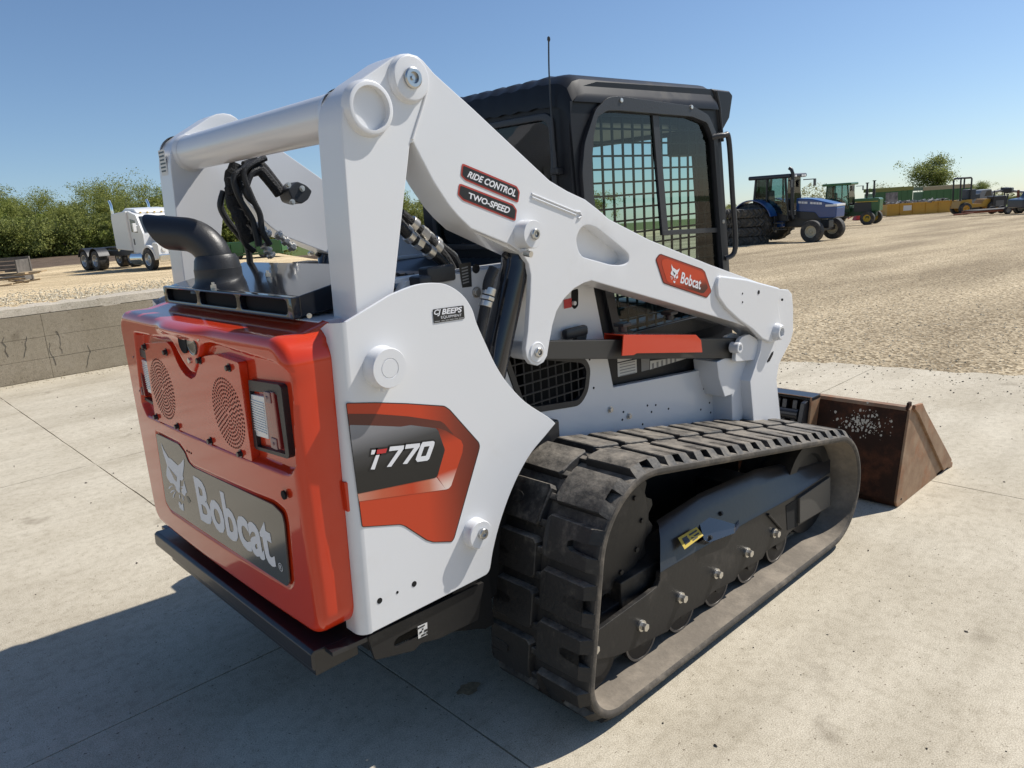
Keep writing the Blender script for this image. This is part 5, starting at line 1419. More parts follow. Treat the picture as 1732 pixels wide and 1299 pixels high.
# ---- bucket -----------------------------------------------------
BY = 1.012
bk_back = [(3.155, .500), (3.165, .505), (3.175, .495), (3.06, .055), (3.075, .018), (3.11, .010), (3.70, .010), (3.70, 0), (3.10, 0), (3.055, .006), (3.035, .040)]
bm = new(); prism(bm, bk_back, 'Y', -BY+.012, BY-.012, .002)
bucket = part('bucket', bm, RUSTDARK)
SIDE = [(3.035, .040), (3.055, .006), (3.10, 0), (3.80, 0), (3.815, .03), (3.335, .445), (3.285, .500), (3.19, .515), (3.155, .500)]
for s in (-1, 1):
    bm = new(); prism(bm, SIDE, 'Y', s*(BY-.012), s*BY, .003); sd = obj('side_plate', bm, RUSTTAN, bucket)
    bm = new(); prism(bm, [(3.81, .020), (3.825, .045), (3.345, .455), (3.290, .508), (3.19, .520), (3.185, .500), (3.245, .46), (3.70, .015)], 'Y', s*(BY-.002), s*(BY+.014), .003); obj('wear_strip', bm, RUSTTAN, bucket)
    bm = new(); prism(bm, [(3.15, .500), (3.165, .535), (3.20, .535), (3.205, .47), (3.17, .44)], 'Y', s*(BY-.022), s*(BY-.008), .004); obj('corner_gusset', bm, RUSTDARK, bucket)
    bm = new(); box(bm, (3.80, s*(BY-.02), .02), (.09, .07, .04), .008, Matrix.Rotation(R(20), 3, 'Y')); obj('edge_shoe', bm, RUSTTAN, bucket)
    bm = new(); cyl(bm, (3.10, s*(BY-.004), .035), (3.10, s*(BY+.002), .035), .006, seg=10); obj('hole', bm, HOLE, bucket)
bm = new(); prism(bm, [(3.62, 0), (3.84, 0), (3.845, .006), (3.80, .018), (3.62, .018)], 'Y', -BY, BY, .002); obj('cutting_edge', bm, RUSTTAN, bucket)
bm = new(); prism(bm, [(3.15, .495), (3.16, .512), (3.20, .512), (3.20, .498), (3.17, .492)], 'Y', -BY+.012, BY-.012, .002); obj('top_lip', bm, RUSTTAN, bucket)
# worn white print left on the back of the bucket
bm = new()
rw = random.Random(4)
for (y, z) in [(rw.gauss(0, 1), rw.gauss(0, 1)) for _ in range(190)]:
    yy, zz = -.80+y*.065, .405+z*.030-(.012 if y < -.8 else 0)
    xx = 3.155-(.500-zz)/(.500-.040)*.12-.0016
    r_ = rw.choice([.0015, .002, .003, .004, .007])
    n_ = rw.randint(5, 7); off = rw.random()
    pts_ = []
    for k in range(n_):
        a = 2*math.pi*(k+off)/n_; q = r_*rw.uniform(.5, 1.3)
        dz = q*math.sin(a)*1.2
        pts_.append(bm.verts.new((xx+dz*.26, yy+q*math.cos(a), zz+dz)))
    bm.faces.new(pts_)
tag(obj('worn_print', bm, mat('flaked_white', (.50, .46, .38), .7), bucket, smooth=False), kind='stuff')
# quick-attach frame on the machine side
bm = new()
for y in (-.52, -.30, .30, .52):
    prism(bm, [(3.12, .52), (3.00, .50), (2.93, .30), (2.94, .10), (3.02, .06), (3.06, .10)], 'Y', y-.012, y+.012, .003)
box(bm, (3.10, 0, .515), (.10, 1.10, .02), .004)
cyl(bm, (3.0, -.5, .43), (3.0, .5, .43), .03, seg=20); cyl(bm, (3.0, -.5, .15), (3.0, .5, .15), .03, seg=20)
qa = part('quick_attach', bm, BLACKP)
for y in (-.46, -.40, -.36):
    bm = new(); box(bm, (3.03, y, .38), (.05, .028, .24), .006, Matrix.Rotation(R(14), 3, 'Y')); obj('latch_lever', bm, BLACKP, qa)
bm = new(); prism(bm, [(3.155, .515), (3.05, .525), (3.05, .515), (3.155, .503)], 'Y', -.545, .545, .002); prism(bm, [(3.155, .515), (3.05, .525), (2.985, .16), (3.05, .10)], 'Y', -.548, -.536, .002); prism(bm, [(3.155, .515), (3.05, .525), (2.985, .16), (3.05, .10)], 'Y', .536, .548, .002); obj('attach_frame', bm, RUSTTAN, bucket)
# lower ends of the lift arms down to the quick attach
bm = new()
for s in (-1, 1):
    prism(bm, [(2.55, .40), (2.64, .42), (2.95, .20), (2.95, .10), (2.86, .10), (2.60, .28)], 'Y', s*.54, s*.60, .005)
part('arm_foot', bm, WHITE)

# ================================================================ BACKGROUND THINGS
IMG_R = math.atan2(-.68516, .72535)                     # ground heading of "to the right" in the photograph
VWHITE = mat('truck_white', (.74, .74, .73), .3, coat=.3, dirt=(.45, .42, .36), dscale=1.4, dlow=.58, dhigh=.95)
CHROME = mat('chrome', (.75, .75, .74), .12, metal=1.0)
RIMSIL = mat('rim_silver', (.50, .49, .47), .35, metal=.7)
BLUEP = mat('tractor_blue', (.008, .055, .21), .3, coat=.4, dirt=(.10, .12, .16), dscale=2, dlow=.6, dhigh=.95)
GREENP = mat('implement_green', (.020, .105, .030), .35, coat=.2, dirt=(.07, .10, .05), dscale=1.5, dlow=.55, dhigh=.95)
YELLP = mat('implement_yellow', (.50, .27, .03), .4, dirt=(.28, .14, .05), dscale=1.2, dlow=.5, dhigh=.85)
OLIVE = mat('olive_trim', (.20, .20, .045), .5)
TANP = mat('faded_tan', (.34, .29, .18), .6)
RIMYEL = mat('rim_yellow', (.50, .33, .03), .45)
RIMCREAM = mat('rim_cream', (.42, .38, .28), .5)
GREYP = mat('faded_grey', (.22, .23, .24), .5)
WOODW = mat('weathered_wood', (.115, .105, .095), .9, var=.25, vscale=3, bump=.3, bscale=30)
WOODN = mat('pale_lumber', (.42, .31, .18), .85, var=.2, vscale=4)
DGLASS = mat('vehicle_glass', (.03, .04, .045), .05, coat=.5)
CABGLASS = glass_mat('vehicle_clear_glass', (.62, .74, .74))
RUSTRED = mat('rust_red', (.20, .06, .03), .7)

def wheel(name, parent, c, r, w, rim_r, rim_m, lugs=0, ridge=False, tyre_m=None):
    """wheel with axle along local Y; c = hub centre"""
    c = Vector(c); bm = new()
    h = w/2
    lathe(bm, c-Vector((0, h, 0)), (0, 1, 0), [(.02*w, rim_r*.98), (0, rim_r*1.05), (-.02*w, (rim_r+r)/2), (.04*w, r*.955), (.13*w, r*.99), (.5*w, r), (.87*w, r*.99), (.96*w, r*.955), (1.02*w, (rim_r+r)/2), (w, rim_r*1.05), (.98*w, rim_r*.98)], 36)
    o = obj(name, bm, tyre_m or TYRE, parent)
    if lugs:
        bm = new()
        for k in range(lugs):
            for sd in (-1, 1):
                a = 2*math.pi*(k+(.5 if sd > 0 else 0))/lugs
                rot = Matrix.Rotation(-a, 3, 'Y') @ Matrix.Rotation(sd*R(40), 3, 'X')
                p = c+Vector((math.cos(a)*r*1.0, sd*w*.26, math.sin(a)*r*1.0))
                rot = Matrix.Rotation(-a, 3, 'Y') @ Matrix.Rotation(sd*R(42), 3, 'X')
                box(bm, p, (r*.07, w*.60, r*.085), 0, rot)
        tag(obj('tyre_lugs', bm, tyre_m or TYRE, o), kind='stuff')
    for sd in (-1, 1):
        bm = new()
        lathe(bm, c+Vector((0, sd*h*.55, 0)), (0, sd, 0), [(0, 0), (0, rim_r*.30), (h*.12, rim_r*.34), (-h*.02, rim_r*.55), (-h*.05, rim_r*.80), (h*.42, rim_r*.96), (h*.44, rim_r*1.02)], 28)
        lathe(bm, c+Vector((0, sd*h*.55, 0)), (0, sd, 0), [(0, rim_r*.26), (h*.28, rim_r*.22), (h*.32, rim_r*.10), (h*.32, 0)], 16)
        obj('rim', bm, rim_m, o)
    return o

# ---- white lorry tractor on the left --------------------------------
p0, p1 = Vector((10.57,42.89,-0.32)), Vector((11.65,36.05,-0.32))
hd = (p1-p0); rotz = math.atan2(hd.y, hd.x)
p0 = p0+Vector((-hd.y, hd.x, 0)).normalized()*.98
TR = thing('truck_tractor', 'white long-nose sleeper truck without trailer parked before the trees', 'truck', (p0.x, p0.y, terrain(p0.x, p0.y)), rotz)
WB = hd.length-.1
def tp(name, bm, m, parent=None, **k): return obj(name, bm, m, parent or TR, **k)
for y in (-1.0, 1.0):
    for x in (0, 1.28):
        wheel('rear_wheel', TR, (x, y*.92, .51), .51, .52, .29, RIMSIL)
    wheel('front_wheel', TR, (WB, y*1.02, .52), .52, .29, .29, RIMSIL)
bm = new()
for y in (-.43, .43): box(bm, (WB/2, y, .82), (WB+1.9, .09, .26), .01)
for x in (-.7, .64, 2.2, WB): box(bm, (x, 0, .82), (.1, .9, .2))
tp('chassis_frame', bm, BLACKPL)
for y in (-1, 1):
    for x in (0, 1.28):
        bm = new()
        pr = [(x-.62*math.cos(a)*1.0, .52+.62*math.sin(a)) for a in [math.pi*q/10 for q in range(1, 10)]]
        prism(bm, pr+[(q[0], q[1]+.02) for q in reversed(pr)], 'Y', y*.65, y*1.2)
        tp('mudguard', bm, BLACKPL)
bm = new(); lathe(bm, (.64, 0, 1.06), (0, 0, 1), [(0, .5), (.06, .5), (.08, .46), (.08, 0)], 24); box(bm, (-.1, 0, 1.06), (.6, .6, .08), .02); tp('fifth_wheel', bm, BLACKPL)
SX0 = WB-3.05
bm = new(); prism(bm, fillet([(SX0, 1.05), (SX0+1.55, .95), (SX0+1.55, 2.85), (SX0+.1, 2.78), (SX0, 2.6)], .06, 3), 'Y', -1.14, 1.14, .05, seg=3); slp = tp('sleeper_box', bm, VWHITE)
CX = SX0+1.56
bm = new(); prism(bm, fillet([(CX, .78), (CX+1.18, .78), (CX+1.18, 1.75), (CX+.78, 2.62), (CX, 2.85)], .05, 3), 'Y', -1.05, 1.05, .05, seg=3); tp('cab', bm, VWHITE)
bm = new(); prism(bm, [(SX0+.5, 2.80), (CX+.55, 2.72), (CX+.3, 2.92), (SX0+1.0, 3.0)], 'Y', -.85, .85, .05); tp('roof_fairing', bm, VWHITE)
bm = new(); prism(bm, fillet([(CX+1.1, .85), (WB+1.02, .80), (WB+1.05, 1.45), (WB+.85, 1.60), (CX+1.1, 1.82)], .08, 3), 'Y', -.62, .62, .06, seg=3); hd_ = tp('bonnet', bm, VWHITE)
bm = new(); box(bm, (WB+1.06, 0, 1.2), (.05, .9, .62), .03); obj('radiator_grille', bm, CHROME, hd_)
for y in (-1, 1):
    arc = [(WB-.72*math.cos(a), .50+.70*math.sin(a)) for a in [math.pi*q/14 for q in range(0, 15)]]
    inner_ = [(WB-.60*math.cos(a), .48+.60*math.sin(a)) for a in [math.pi*q/14 for q in range(14, -1, -1)]]
    bm = new(); prism(bm, arc+[(WB+1.0, .50), (WB+1.0, .78)][:0]+inner_, 'Y', y*.60, y*1.14, .02); prism(bm, fillet([(WB+.60, .55), (WB+1.0, .55), (WB+1.0, 1.25), (WB+.45, 1.30)], .08, 3), 'Y', y*.60, y*1.10, .05); tp('front_wing', bm, VWHITE)
    bm = new(); prism(bm, [(CX+.16, 1.86), (CX+.72, 1.80), (CX+.62, 2.38), (CX+.16, 2.46)], 'Y', y*1.045, y*1.062); tp('side_window', bm, DGLASS)
    bm = new(); lathe(bm, (CX-.25, y*.88, .58), (1, 0, 0), [(0, 0), (0, .30), (.03, .33), (1.17, .33), (1.20, .30), (1.20, 0)], 24); tp('fuel_tank', bm, CHROME)
    bm = new(); prism(bm, [(CX+1.0, .45), (CX+.2, .45), (CX+.2, .40), (CX+1.0, .40)], 'Y', y*.7, y*1.12); tp('step', bm, BLACKPL)
    bm = new(); tube(bm, [(SX0-.12, y*.95, .95), (SX0-.12, y*.95, 2.9), (SX0-.13, y*.95, 3.2), (SX0-.24, y*.95, 3.42)], .065, 12); tp('exhaust_stack', bm, CHROME)
    bm = new(); box(bm, (CX+.95, y*1.28, 2.05), (.10, .16, .40), .02); tube(bm, [(CX+.9, y*1.05, 2.15), (CX+.95, y*1.24, 2.12)], .02, 6); tp('mirror', bm, VWHITE)
    bm = new(); prism(bm, fillet([(CX+.20, 1.22), (CX+.30, 1.22), (CX+.30, 1.52), (CX+.20, 1.52)], .04, 3), 'Y', y*1.046, y*1.058); tp('vent_opening', bm, BLACKPL)
    bm = new(); lathe(bm, (WB+.98, y*.82, .98), (1, 0, 0), [(0, .12), (.06, .12), (.07, .09), (.05, 0)], 16); tp('headlight', bm, LENSWHITE)
bm = new(); prism(bm, [(CX+.80, 2.56), (CX+.84, 2.56), (CX+1.20, 1.80), (CX+1.16, 1.80)], 'Y', -.92, .92); tp('windscreen', bm, DGLASS)
bm = new(); box(bm, (WB+1.16, 0, .58), (.14, 2.36, .34), .05); tp('front_bumper', bm, CHROME)
for y in (-.7, -.35, 0, .35, .7):
    bm = new(); lathe(bm, (CX+.62, y, 2.70), (0, 0, 1), [(0, .05), (.05, .05), (.07, .03), (.07, 0)], 12); tp('roof_lamp', bm, RIMYEL)
bm = new(); box(bm, (SX0-.10, 0, 1.75), (.10, .5, 1.6), .02); box(bm, (SX0-.35, .2, 1.3), (.16, .16, .9), .02, Matrix.Rotation(R(-25), 3, 'Y')); tp('air_line_rack', bm, BLACKPL)

# ---- farm tractors on the right --------------------------------------
def farm_tractor(name, label, loc, rotz, pm, rim, dark, scale, blue):
    t = thing(name, label, 'tractor', loc, rotz, None, scale)
    q = lambda n, bm, m, par=None, **k: obj(n, bm, m, par or t, **k)
    # local: front axle at x=0, rear axle at x=-2.75, forward +x
    for y in (-.98, .98):
        wheel('rear_wheel', t, (-2.75, y, .88), .86, .50, .46, rim, 18)
        wheel('front_wheel', t, (0, y*(1.02 if blue else .85), .47), .47, .32, .24, rim)
    bm = new(); box(bm, (-2.75, 0, .88), (.3, 1.8, .3), .03); box(bm, (0, 0, .52), (.22, 1.9, .18), .03); box(bm, (-.1, 0, .72), (.9, .45, .34), .04); q('axle', bm, dark)
    bm = new(); box(bm, (-1.4, 0, .90), (2.9, .55, .55), .05); q('transmission', bm, dark)
    if blue:
        bd = fillet([(.72, .98), (.74, 1.42), (.60, 1.56), (-.35, 1.80), (-1.05, 1.86), (-1.05, 1.30), (-.2, 1.22), (0, .98)], .06, 3)
    else:
        bd = fillet([(.60, .90), (.62, 1.72), (.5, 1.78), (-1.05, 1.78), (-1.05, 1.55), (.05, 1.50), (.1, .90)], .06, 3)
    bm = new(); prism(bm, bd, 'Y', -.40, .40, .06, seg=3); hd_ = q('bonnet', bm, pm)
    bm = new(); prism(bm, [(-.05, .95), (.60, .95), (.60, 1.40), (-.20, 1.32), (-1.05, 1.36), (-1.05, .95)] if blue else [(-1.05, .9), (.10, .9), (.10, 1.50), (-1.05, 1.52)], 'Y', -.385, .385); q('engine', bm, BLACKPL)
    bm = new()
    if blue: box(bm, (.50, 0, 1.49), (.50, .82, .10), .02); obj('headlight_band', bm, VWHITE, hd_)
    else:
        box(bm, (-.25, 0, 1.56), (1.5, .815, .05), .005); obj('yellow_stripe', bm, RIMYEL, hd_)
    # cab: frame posts, roof, glass
    C0, C1, zf, zr_ = -2.95, -1.30, 1.55, 2.86
    for (x0, x1, y) in ((C0+.05, C0+.15, -.70), (C0+.05, C0+.15, .70), (C1, C1-.16, -.62), (C1, C1-.16, .62), (-2.25, -2.25, -.74), (-2.25, -2.25, .74)):
        bm = new(); tube(bm, [(x0, y, 1.0 if x0 == C1 else 1.5), (x1, y*.95, 2.76)], .055 if abs(x0+2.25) > .01 else .04, 8); q('cab_post', bm, dark)
    bm = new(); box(bm, (-2.15, 0, 2.82), (1.98, 1.56, .17), .06, None, 3); q('cab_roof', bm, mat('roof_dark_blue', (.010, .018, .035), .4) if blue else pm)
    if blue:
        for y in (-.52, -.30, .30, .52):
            bm = new(); box(bm, (-1.15, y, 2.80), (.06, .14, .09), .01); q('work_lamp', bm, LENSWHITE)
    bm = new()
    for y in (-.68, .68):
        prism(bm, [(C0+.08, 1.58), (C1, 1.15), (C1-.14, 2.74), (C0+.14, 2.74)], 'Y', y-.004, y+.004)
    prism(bm, [(-.62, 1.25), (.62, 1.25), (.58, 2.74), (-.58, 2.74)], 'X', C1-.05, C1-.045)
    prism(bm, [(-.64, 1.60), (.64, 1.60), (.62, 2.74), (-.62, 2.74)], 'X', C0+.10, C0+.105)
    q('cab_glass', bm, CABGLASS)
    bm = new(); box(bm, (-2.1, 0, 1.12), (1.7, 1.2, .45), .04); q('cab_base', bm, dark)
    bm = new(); prism(bm, fillet([(-2.5, 1.45), (-2.0, 1.45), (-2.0, 1.6), (-2.35, 1.62), (-2.4, 2.25), (-2.55, 2.25)], .05, 3), 'Y', -.25, .25, .04); q('seat', bm, BLACKPL)
    bm = new(); tube(bm, [(-1.5, 0, 1.5), (-1.7, 0, 1.95)], .03, 8); lathe(bm, (-1.72, 0, 1.96), (-.4, 0, 1), [(0, .20), (.03, .20), (.03, .17), (0, .17), (0, .20)], 20); q('steering_wheel', bm, BLACKPL)
    for y in (-1, 1):
        arc = [(-2.75+1.02*math.cos(a), .90+1.0*math.sin(a)) for a in [R(15)+R(150)*k/14 for k in range(15)]]
        ai = [(-2.75+.97*math.cos(a), .90+.95*math.sin(a)) for a in [R(165)-R(150)*k/14 for k in range(15)]]
        bm = new(); prism(bm, arc+ai, 'Y', y*.66, y*1.24, .01); q('rear_wing', bm, pm)
        bm = new(); box(bm, (-1.55, y*.80, .58), (.45, .30, .05)); box(bm, (-1.55, y*.80, .85), (.40, .26, .05)); box(bm, (-1.78, y*.8, .8), (.05, .2, .7)); q('step', bm, BLACKPL)
        bm = new(); tube(bm, [(C1+.02, y*.66, 2.62), (C1+.35, y*1.0, 2.62)], .02, 6); box(bm, (C1+.36, y*1.05, 2.48), (.05, .20, .32), .02); q('mirror', bm, BLACKPL)
    if blue:
        bm = new(); tube(bm, [(-1.02, -.62, 1.0), (-1.10, -.64, 1.25), (-1.10, -.64, 2.9), (-1.16, -.64, 3.06), (-1.26, -.64, 3.14)], .075, 12); q('exhaust_stack', bm, BLACKPL)
        bm = new()
        for x0, x1 in ((-.95, -.82), (-.80, -.70), (-.68, -.54), (-.42, -.30), (-.28, -.16), (-.14, -.04), (-.02, .10)):
            zz = 1.64-.095*(x0+.95)
            flat(bm, [(x0, zz), (x1, zz-.012), (x1, zz+.075), (x0, zz+.087)], 'Y', -.402)
        q('lettering', bm, LETTERWHITE, hd_, smooth=False)
        bm = new(); box(bm, (-2.0, -.45, .85), (.9, .25, .4), .05); q('fuel_tank', bm, pm)
    else:
        for x, hgt in ((-.35, 2.78), (.10, 2.90)):
            bm = new(); cyl(bm, (x, 0, 1.7), (x, 0, hgt), .06, seg=12); cyl(bm, (x, 0, 1.95), (x, 0, 2.35), .10, seg=14); lathe(bm, (x, 0, hgt-.02), (0, 0, 1), [(0, .06), (.02, .12), (.06, .12), (.07, 0)], 12); q('exhaust_stack' if x > 0 else 'air_intake', bm, BLACKPL)
    bm = new(); box(bm, (-3.3, 0, .75), (.7, .5, .1), .02); tube(bm, [(-3.1, -.3, 1.1), (-3.7, -.35, .6)], .035, 8); tube(bm, [(-3.1, .3, 1.1), (-3.7, .35, .6)], .035, 8); q('hitch', bm, dark)
    return t
a_, b_ = Vector((30.46,12.56,-0.79)), Vector((32.6,12.54,-0.84))
mid = (a_+b_)/2; axv = (b_-a_)
rz = math.atan2(axv.y, axv.x)-math.pi/2
farm_tractor('farm_tractor', 'blue farm tractor with glazed cab facing right behind the tyre stack', (mid.x, mid.y, terrain(mid.x, mid.y)), rz, BLUEP, RIMCREAM, BLACKPL, 1.0, True)
a_, b_ = Vector((56.4,20.63,-1.58)), Vector((58.68,20.89,-1.64))
mid = a_+Vector((.6, .1, 0))
farm_tractor('farm_tractor', 'green farm tractor with yellow wheels standing behind the blue one', (mid.x, mid.y, terrain(mid.x, mid.y)), rz+R(6), GREENP, RIMYEL, mat('chassis_green', (.010, .05, .016), .5), 1.06, False)

# ---- stack of four big tyres ------------------------------------------
tb = Vector((30.43,15.56,-0.86))
TYRE2 = mat('weathered_tyre', (.045, .043, .040), .8, dirt=(.20, .18, .15), dscale=4, dlow=.40, dhigh=.8)
def big_tyre(label, z, dx, dy, rot):
    bm = new(); r_, w_ = .93, .40
    lathe(bm, (0, 0, 0), (0, 0, 1), [(.03, .52), (0, .56), (-.0, .70), (.02, .86), (.07, .90), (.20, .915), (.33, .90), (.38, .86), (.40, .70), (.40, .56), (.37, .52), (.37, .50), (.03, .50), (.03, .52)], 48)
    o = obj('tractor_tyre', bm, TYRE2); tag(o, label, 'tyre', 'tractor tyres in the stack')
    o.location = (tb.x+dx, tb.y+dy, z); o.rotation_euler = (R(rot*.4), 0, R(rot*17))
    for k in range(24):
        for sd in (0, 1):
            a = 2*math.pi*(k+.5*sd)/24
            bm2 = LUGM[sd]
            l = bpy.data.objects.new('tread_bar', bm2); COL.objects.link(l); l.parent = o
            l.rotation_euler = (0, 0, a)
    return o
LUGM = []
for sd in (0, 1):
    bm = new(); box(bm, (.925, 0, .105+.19*sd), (.07, .05, .25), .008, Matrix.Rotation(R(42 if sd else -42), 3, 'X')); me = finish(bm); me.materials.append(TYRE2); LUGM.append(me)
zt = terrain(tb.x, tb.y)
for k, lb in enumerate(('big tractor tyre at the bottom of the stack', 'second big tractor tyre from the bottom of the stack', 'third big tractor tyre from the bottom of the stack', 'big tractor tyre on top of the stack')):
    big_tyre(lb, zt+.40*k, (.03, -.04, .05, -.06)[k], (0, .05, -.03, .02)[k], (0, 1, -1, 2)[k])

# ---- crate of weathered boards and lumber pile, left edge ---------------
cp = Vector((6.81,37.1,-0.24))
ct = thing('board_crate', 'grey weathered slatted board rack at the left edge', 'crate', (cp.x, cp.y, terrain(cp.x, cp.y)), IMG_R+math.pi+R(4))
for k in range(6):
    bm = new(); box(bm, (1.6, 0, .12+.17*k), (3.2, .04, .13), .006, Matrix.Rotation(R((k % 3-1)*.5), 3, 'Y')); obj('slat', bm, WOODW, ct)
for x in (.06, 1.7, 3.1):
    bm = new(); box(bm, (x, .06, .52), (.14, .10, 1.06), .01); obj('post', bm, WOODW, ct)
bm = new(); box(bm, (.05, .55, .5), (.06, 1.1, .9), .01); obj('end_board', bm, WOODW, ct)
rl = random.Random(12)
cp2 = Vector((3.46,24.1,0.29))
for k in range(12):
    bm = new(); ln = rl.uniform(.7, 1.3)
    box(bm, (0, 0, 0), (ln, rl.uniform(.09, .2), .04), .004)
    o = obj('loose_board', bm, WOODN if rl.random() < .75 else WOODW)
    o.location = (cp2.x+rl.uniform(-.5, .8), cp2.y+rl.uniform(-.6, .6), terrain(cp2.x, cp2.y)+.04+.03*k)
    o.rotation_euler = (R(rl.uniform(-6, 6)), R(rl.uniform(-8, 8)), IMG_R+R(rl.uniform(-30, 30)))
    tag(o, 'loose board in the lumber pile beside the slatted rack', 'board', 'boards in the lumber pile')

# ---- far row on the right: skip container, wagons, machines --------------
def place(px_pt, ang=0): return (px_pt[0], px_pt[1], terrain(px_pt[0], px_pt[1])), IMG_R+R(ang)
loc, rz = place((87.48,31.24,-2.56), 0)
dn = thing('scrap_container', 'long yellow open-top scrap container heaped with metal', 'container', loc, rz)
bm = new(); LN = 7.0
box(bm, (LN/2, 1.1, .15), (LN, 2.2, .12)); obj('container_floor', bm, RUSTRED, dn)
for k in range(5):
    bm = new(); box(bm, (LN*(k+.5)/5, 0, .72), (LN/5-.05, .06, 1.10), .01); obj('side_panel', bm, YELLP, dn)
    bm = new(); box(bm, (LN*(k+.5)/5, 2.2, .72), (LN/5-.05, .06, 1.10), .01); obj('side_panel', bm, YELLP, dn)
for k in range(6):
    bm = new(); box(bm, (LN*k/5, -.05, .70), (.10, .10, 1.16), .01); obj('rib', bm, YELLP, dn)
bm = new(); box(bm, (LN/2, -.03, 1.30), (LN+.2, .12, .10), .01); box(bm, (LN/2, 0, .12), (LN+.2, .14, .12), .01); box(bm, (0, 1.1, .72), (.08, 2.2, 1.1)); box(bm, (LN, 1.1, .72), (.08, 2.2, 1.1)); obj('rim_rail', bm, YELLP, dn)
bm = new(); flat(bm, [(1.75, .55), (2.65, .55), (2.65, 1.1), (1.75, 1.1)], 'Y', -.035); obj('pale_patch', bm, PAPER, dn, smooth=False)
bm = new(); rs = random.Random(3)
for k in range(90):
    box(bm, (rs.uniform(.3, LN-.2), rs.uniform(.2, 2), 1.22+rs.uniform(0, .32)), (rs.uniform(.2, 1.3), rs.uniform(.05, .4), rs.uniform(.03, .15)), 0, Matrix.Rotation(rs.uniform(-.6, .6), 3, 'Y') @ Matrix.Rotation(rs.uniform(0, 3), 3, 'Z'))
sc = obj('scrap_metal', bm, mat('mixed_scrap', (.10, .085, .07), .6, vcol2=(.50, .48, .44), vscale=1.4)); tag(sc, 'heap of mixed scrap metal in the yellow container', 'scrap metal', kind='stuff')
sc.location = loc; sc.rotation_euler = (0, 0, rz)

def wagon(label, pt, D, wid, hgt, trim, base):
    x, y = pt[0], pt[1]
    t = thing('grain_wagon', label, 'wagon', (x, y, terrain(x, y)), IMG_R)
    z0 = base
    for k in range(7):
        bm = new(); box(bm, (wid*(k+.5)/7, 0, z0+hgt*.5), (wid/7-.06, .08, hgt), .01); obj('side_panel', bm, GREENP, t)
    bm = new(); box(bm, (wid/2, 1.3, z0+hgt*.45), (wid-.1, 2.5, hgt*.9)); box(bm, (wid/2, 0.02, z0+hgt*.5), (wid, .06, hgt)); obj('hopper', bm, GREENP, t)
    bm = new(); box(bm, (wid/2, 0, z0+hgt+.22), (wid+.1, .12, .46), .02); box(bm, (wid/2, 2.6, z0+hgt+.22), (wid+.1, .12, .46), .02); obj('board_extension', bm, trim, t)
    bm = new()
    for x in (.4, wid-.4): box(bm, (x, .2, z0/2), (.12, .12, z0), 0)
    obj('legs', bm, BLACKPL, t)
    for x in (1.0, wid-1.0): wheel('wagon_wheel', t, (x, .2, .55), .55, .35, .3, RIMYEL)
    return t
def at_depth(px_, py_, D):
    v = Vector(((px_-866)/1275, (py_-649.5)/1275, 1.0))
    return Vector((-.8036, -2.3592, 1.6571))+(cam_right*v.x-cam_up*v.y-cam_back)*D
q1 = at_depth(1476, 350, 96); wagon('green wagon with olive top boards left of the lone tree', (q1.x, q1.y), 96, 5.0, 1.9, OLIVE, 1.05)
q1 = at_depth(1560, 350, 96); wagon('green wagon with faded tan top boards before the lone tree', (q1.x, q1.y), 96, 6.0, 1.7, TANP, 1.05)
# mottled grey panel leaning between them
q1 = at_depth(1498, 352, 93)
gp = thing('sheet_stack', 'stack of mottled grey sheets beside the olive-topped wagon', 'sheet stack', (q1.x, q1.y, terrain(q1.x, q1.y)), IMG_R)
for k in range(4):
    bm = new(); box(bm, (.7, -.02*k, 1.6), (1.5-.05*k, .015, 2.3), .0, Matrix.Rotation(R(-4), 3, 'X')); obj('sheet', bm, mat('mottled_sheet', (.09, .08, .08), .6, vcol2=(.30, .27, .26), vscale=1.5) if 'mottled_sheet' not in MATS else MATS['mottled_sheet'], gp)

# yellow rough-terrain machine with roll-over frame
loc, rz = place((74.31,20.14,-1.98), 0)
fk = thing('yard_loader', 'yellow yard machine with black roll-over frame right of the scrap container', 'loader', loc, rz, None, 1.0)
for x in (.5, 3.0):
    for y in (0, 1.6): wheel('wheel', fk, (x+(.15 if y else 0), y, .52), .52, .36, .28, YELLP)
bm = new(); prism(bm, fillet([(0, .55), (.2, 1.25), (1.1, 1.3), (1.2, .9), (2.0, .85), (2.3, 1.25), (3.6, 1.2), (3.7, .6)], .06, 3), 'Y', .15, 1.45, .04); obj('body', bm, YELLP, fk)
bm = new()
for y in (.25, 1.35): tube(bm, [(.15, y, 1.2), (.10, y, 3.0), (.20, y, 3.15), (.95, y, 3.15), (1.05, y, 3.05), (1.05, y, 1.2)], .07, 8)
tube(bm, [(.15, .25, 3.12), (.15, 1.35, 3.12)], .07, 8); tube(bm, [(1.0, .25, 3.12), (1.0, 1.35, 3.12)], .07, 8); obj('roll_frame', bm, BLACKPL, fk)
bm = new(); box(bm, (1.2, .8, 1.7), (.8, .9, .9), .1); box(bm, (1.7, .8, 1.5), (.7, .6, .4), .05); obj('seat_block', bm, mat('drab_dark', (.06, .07, .08), .6), fk)
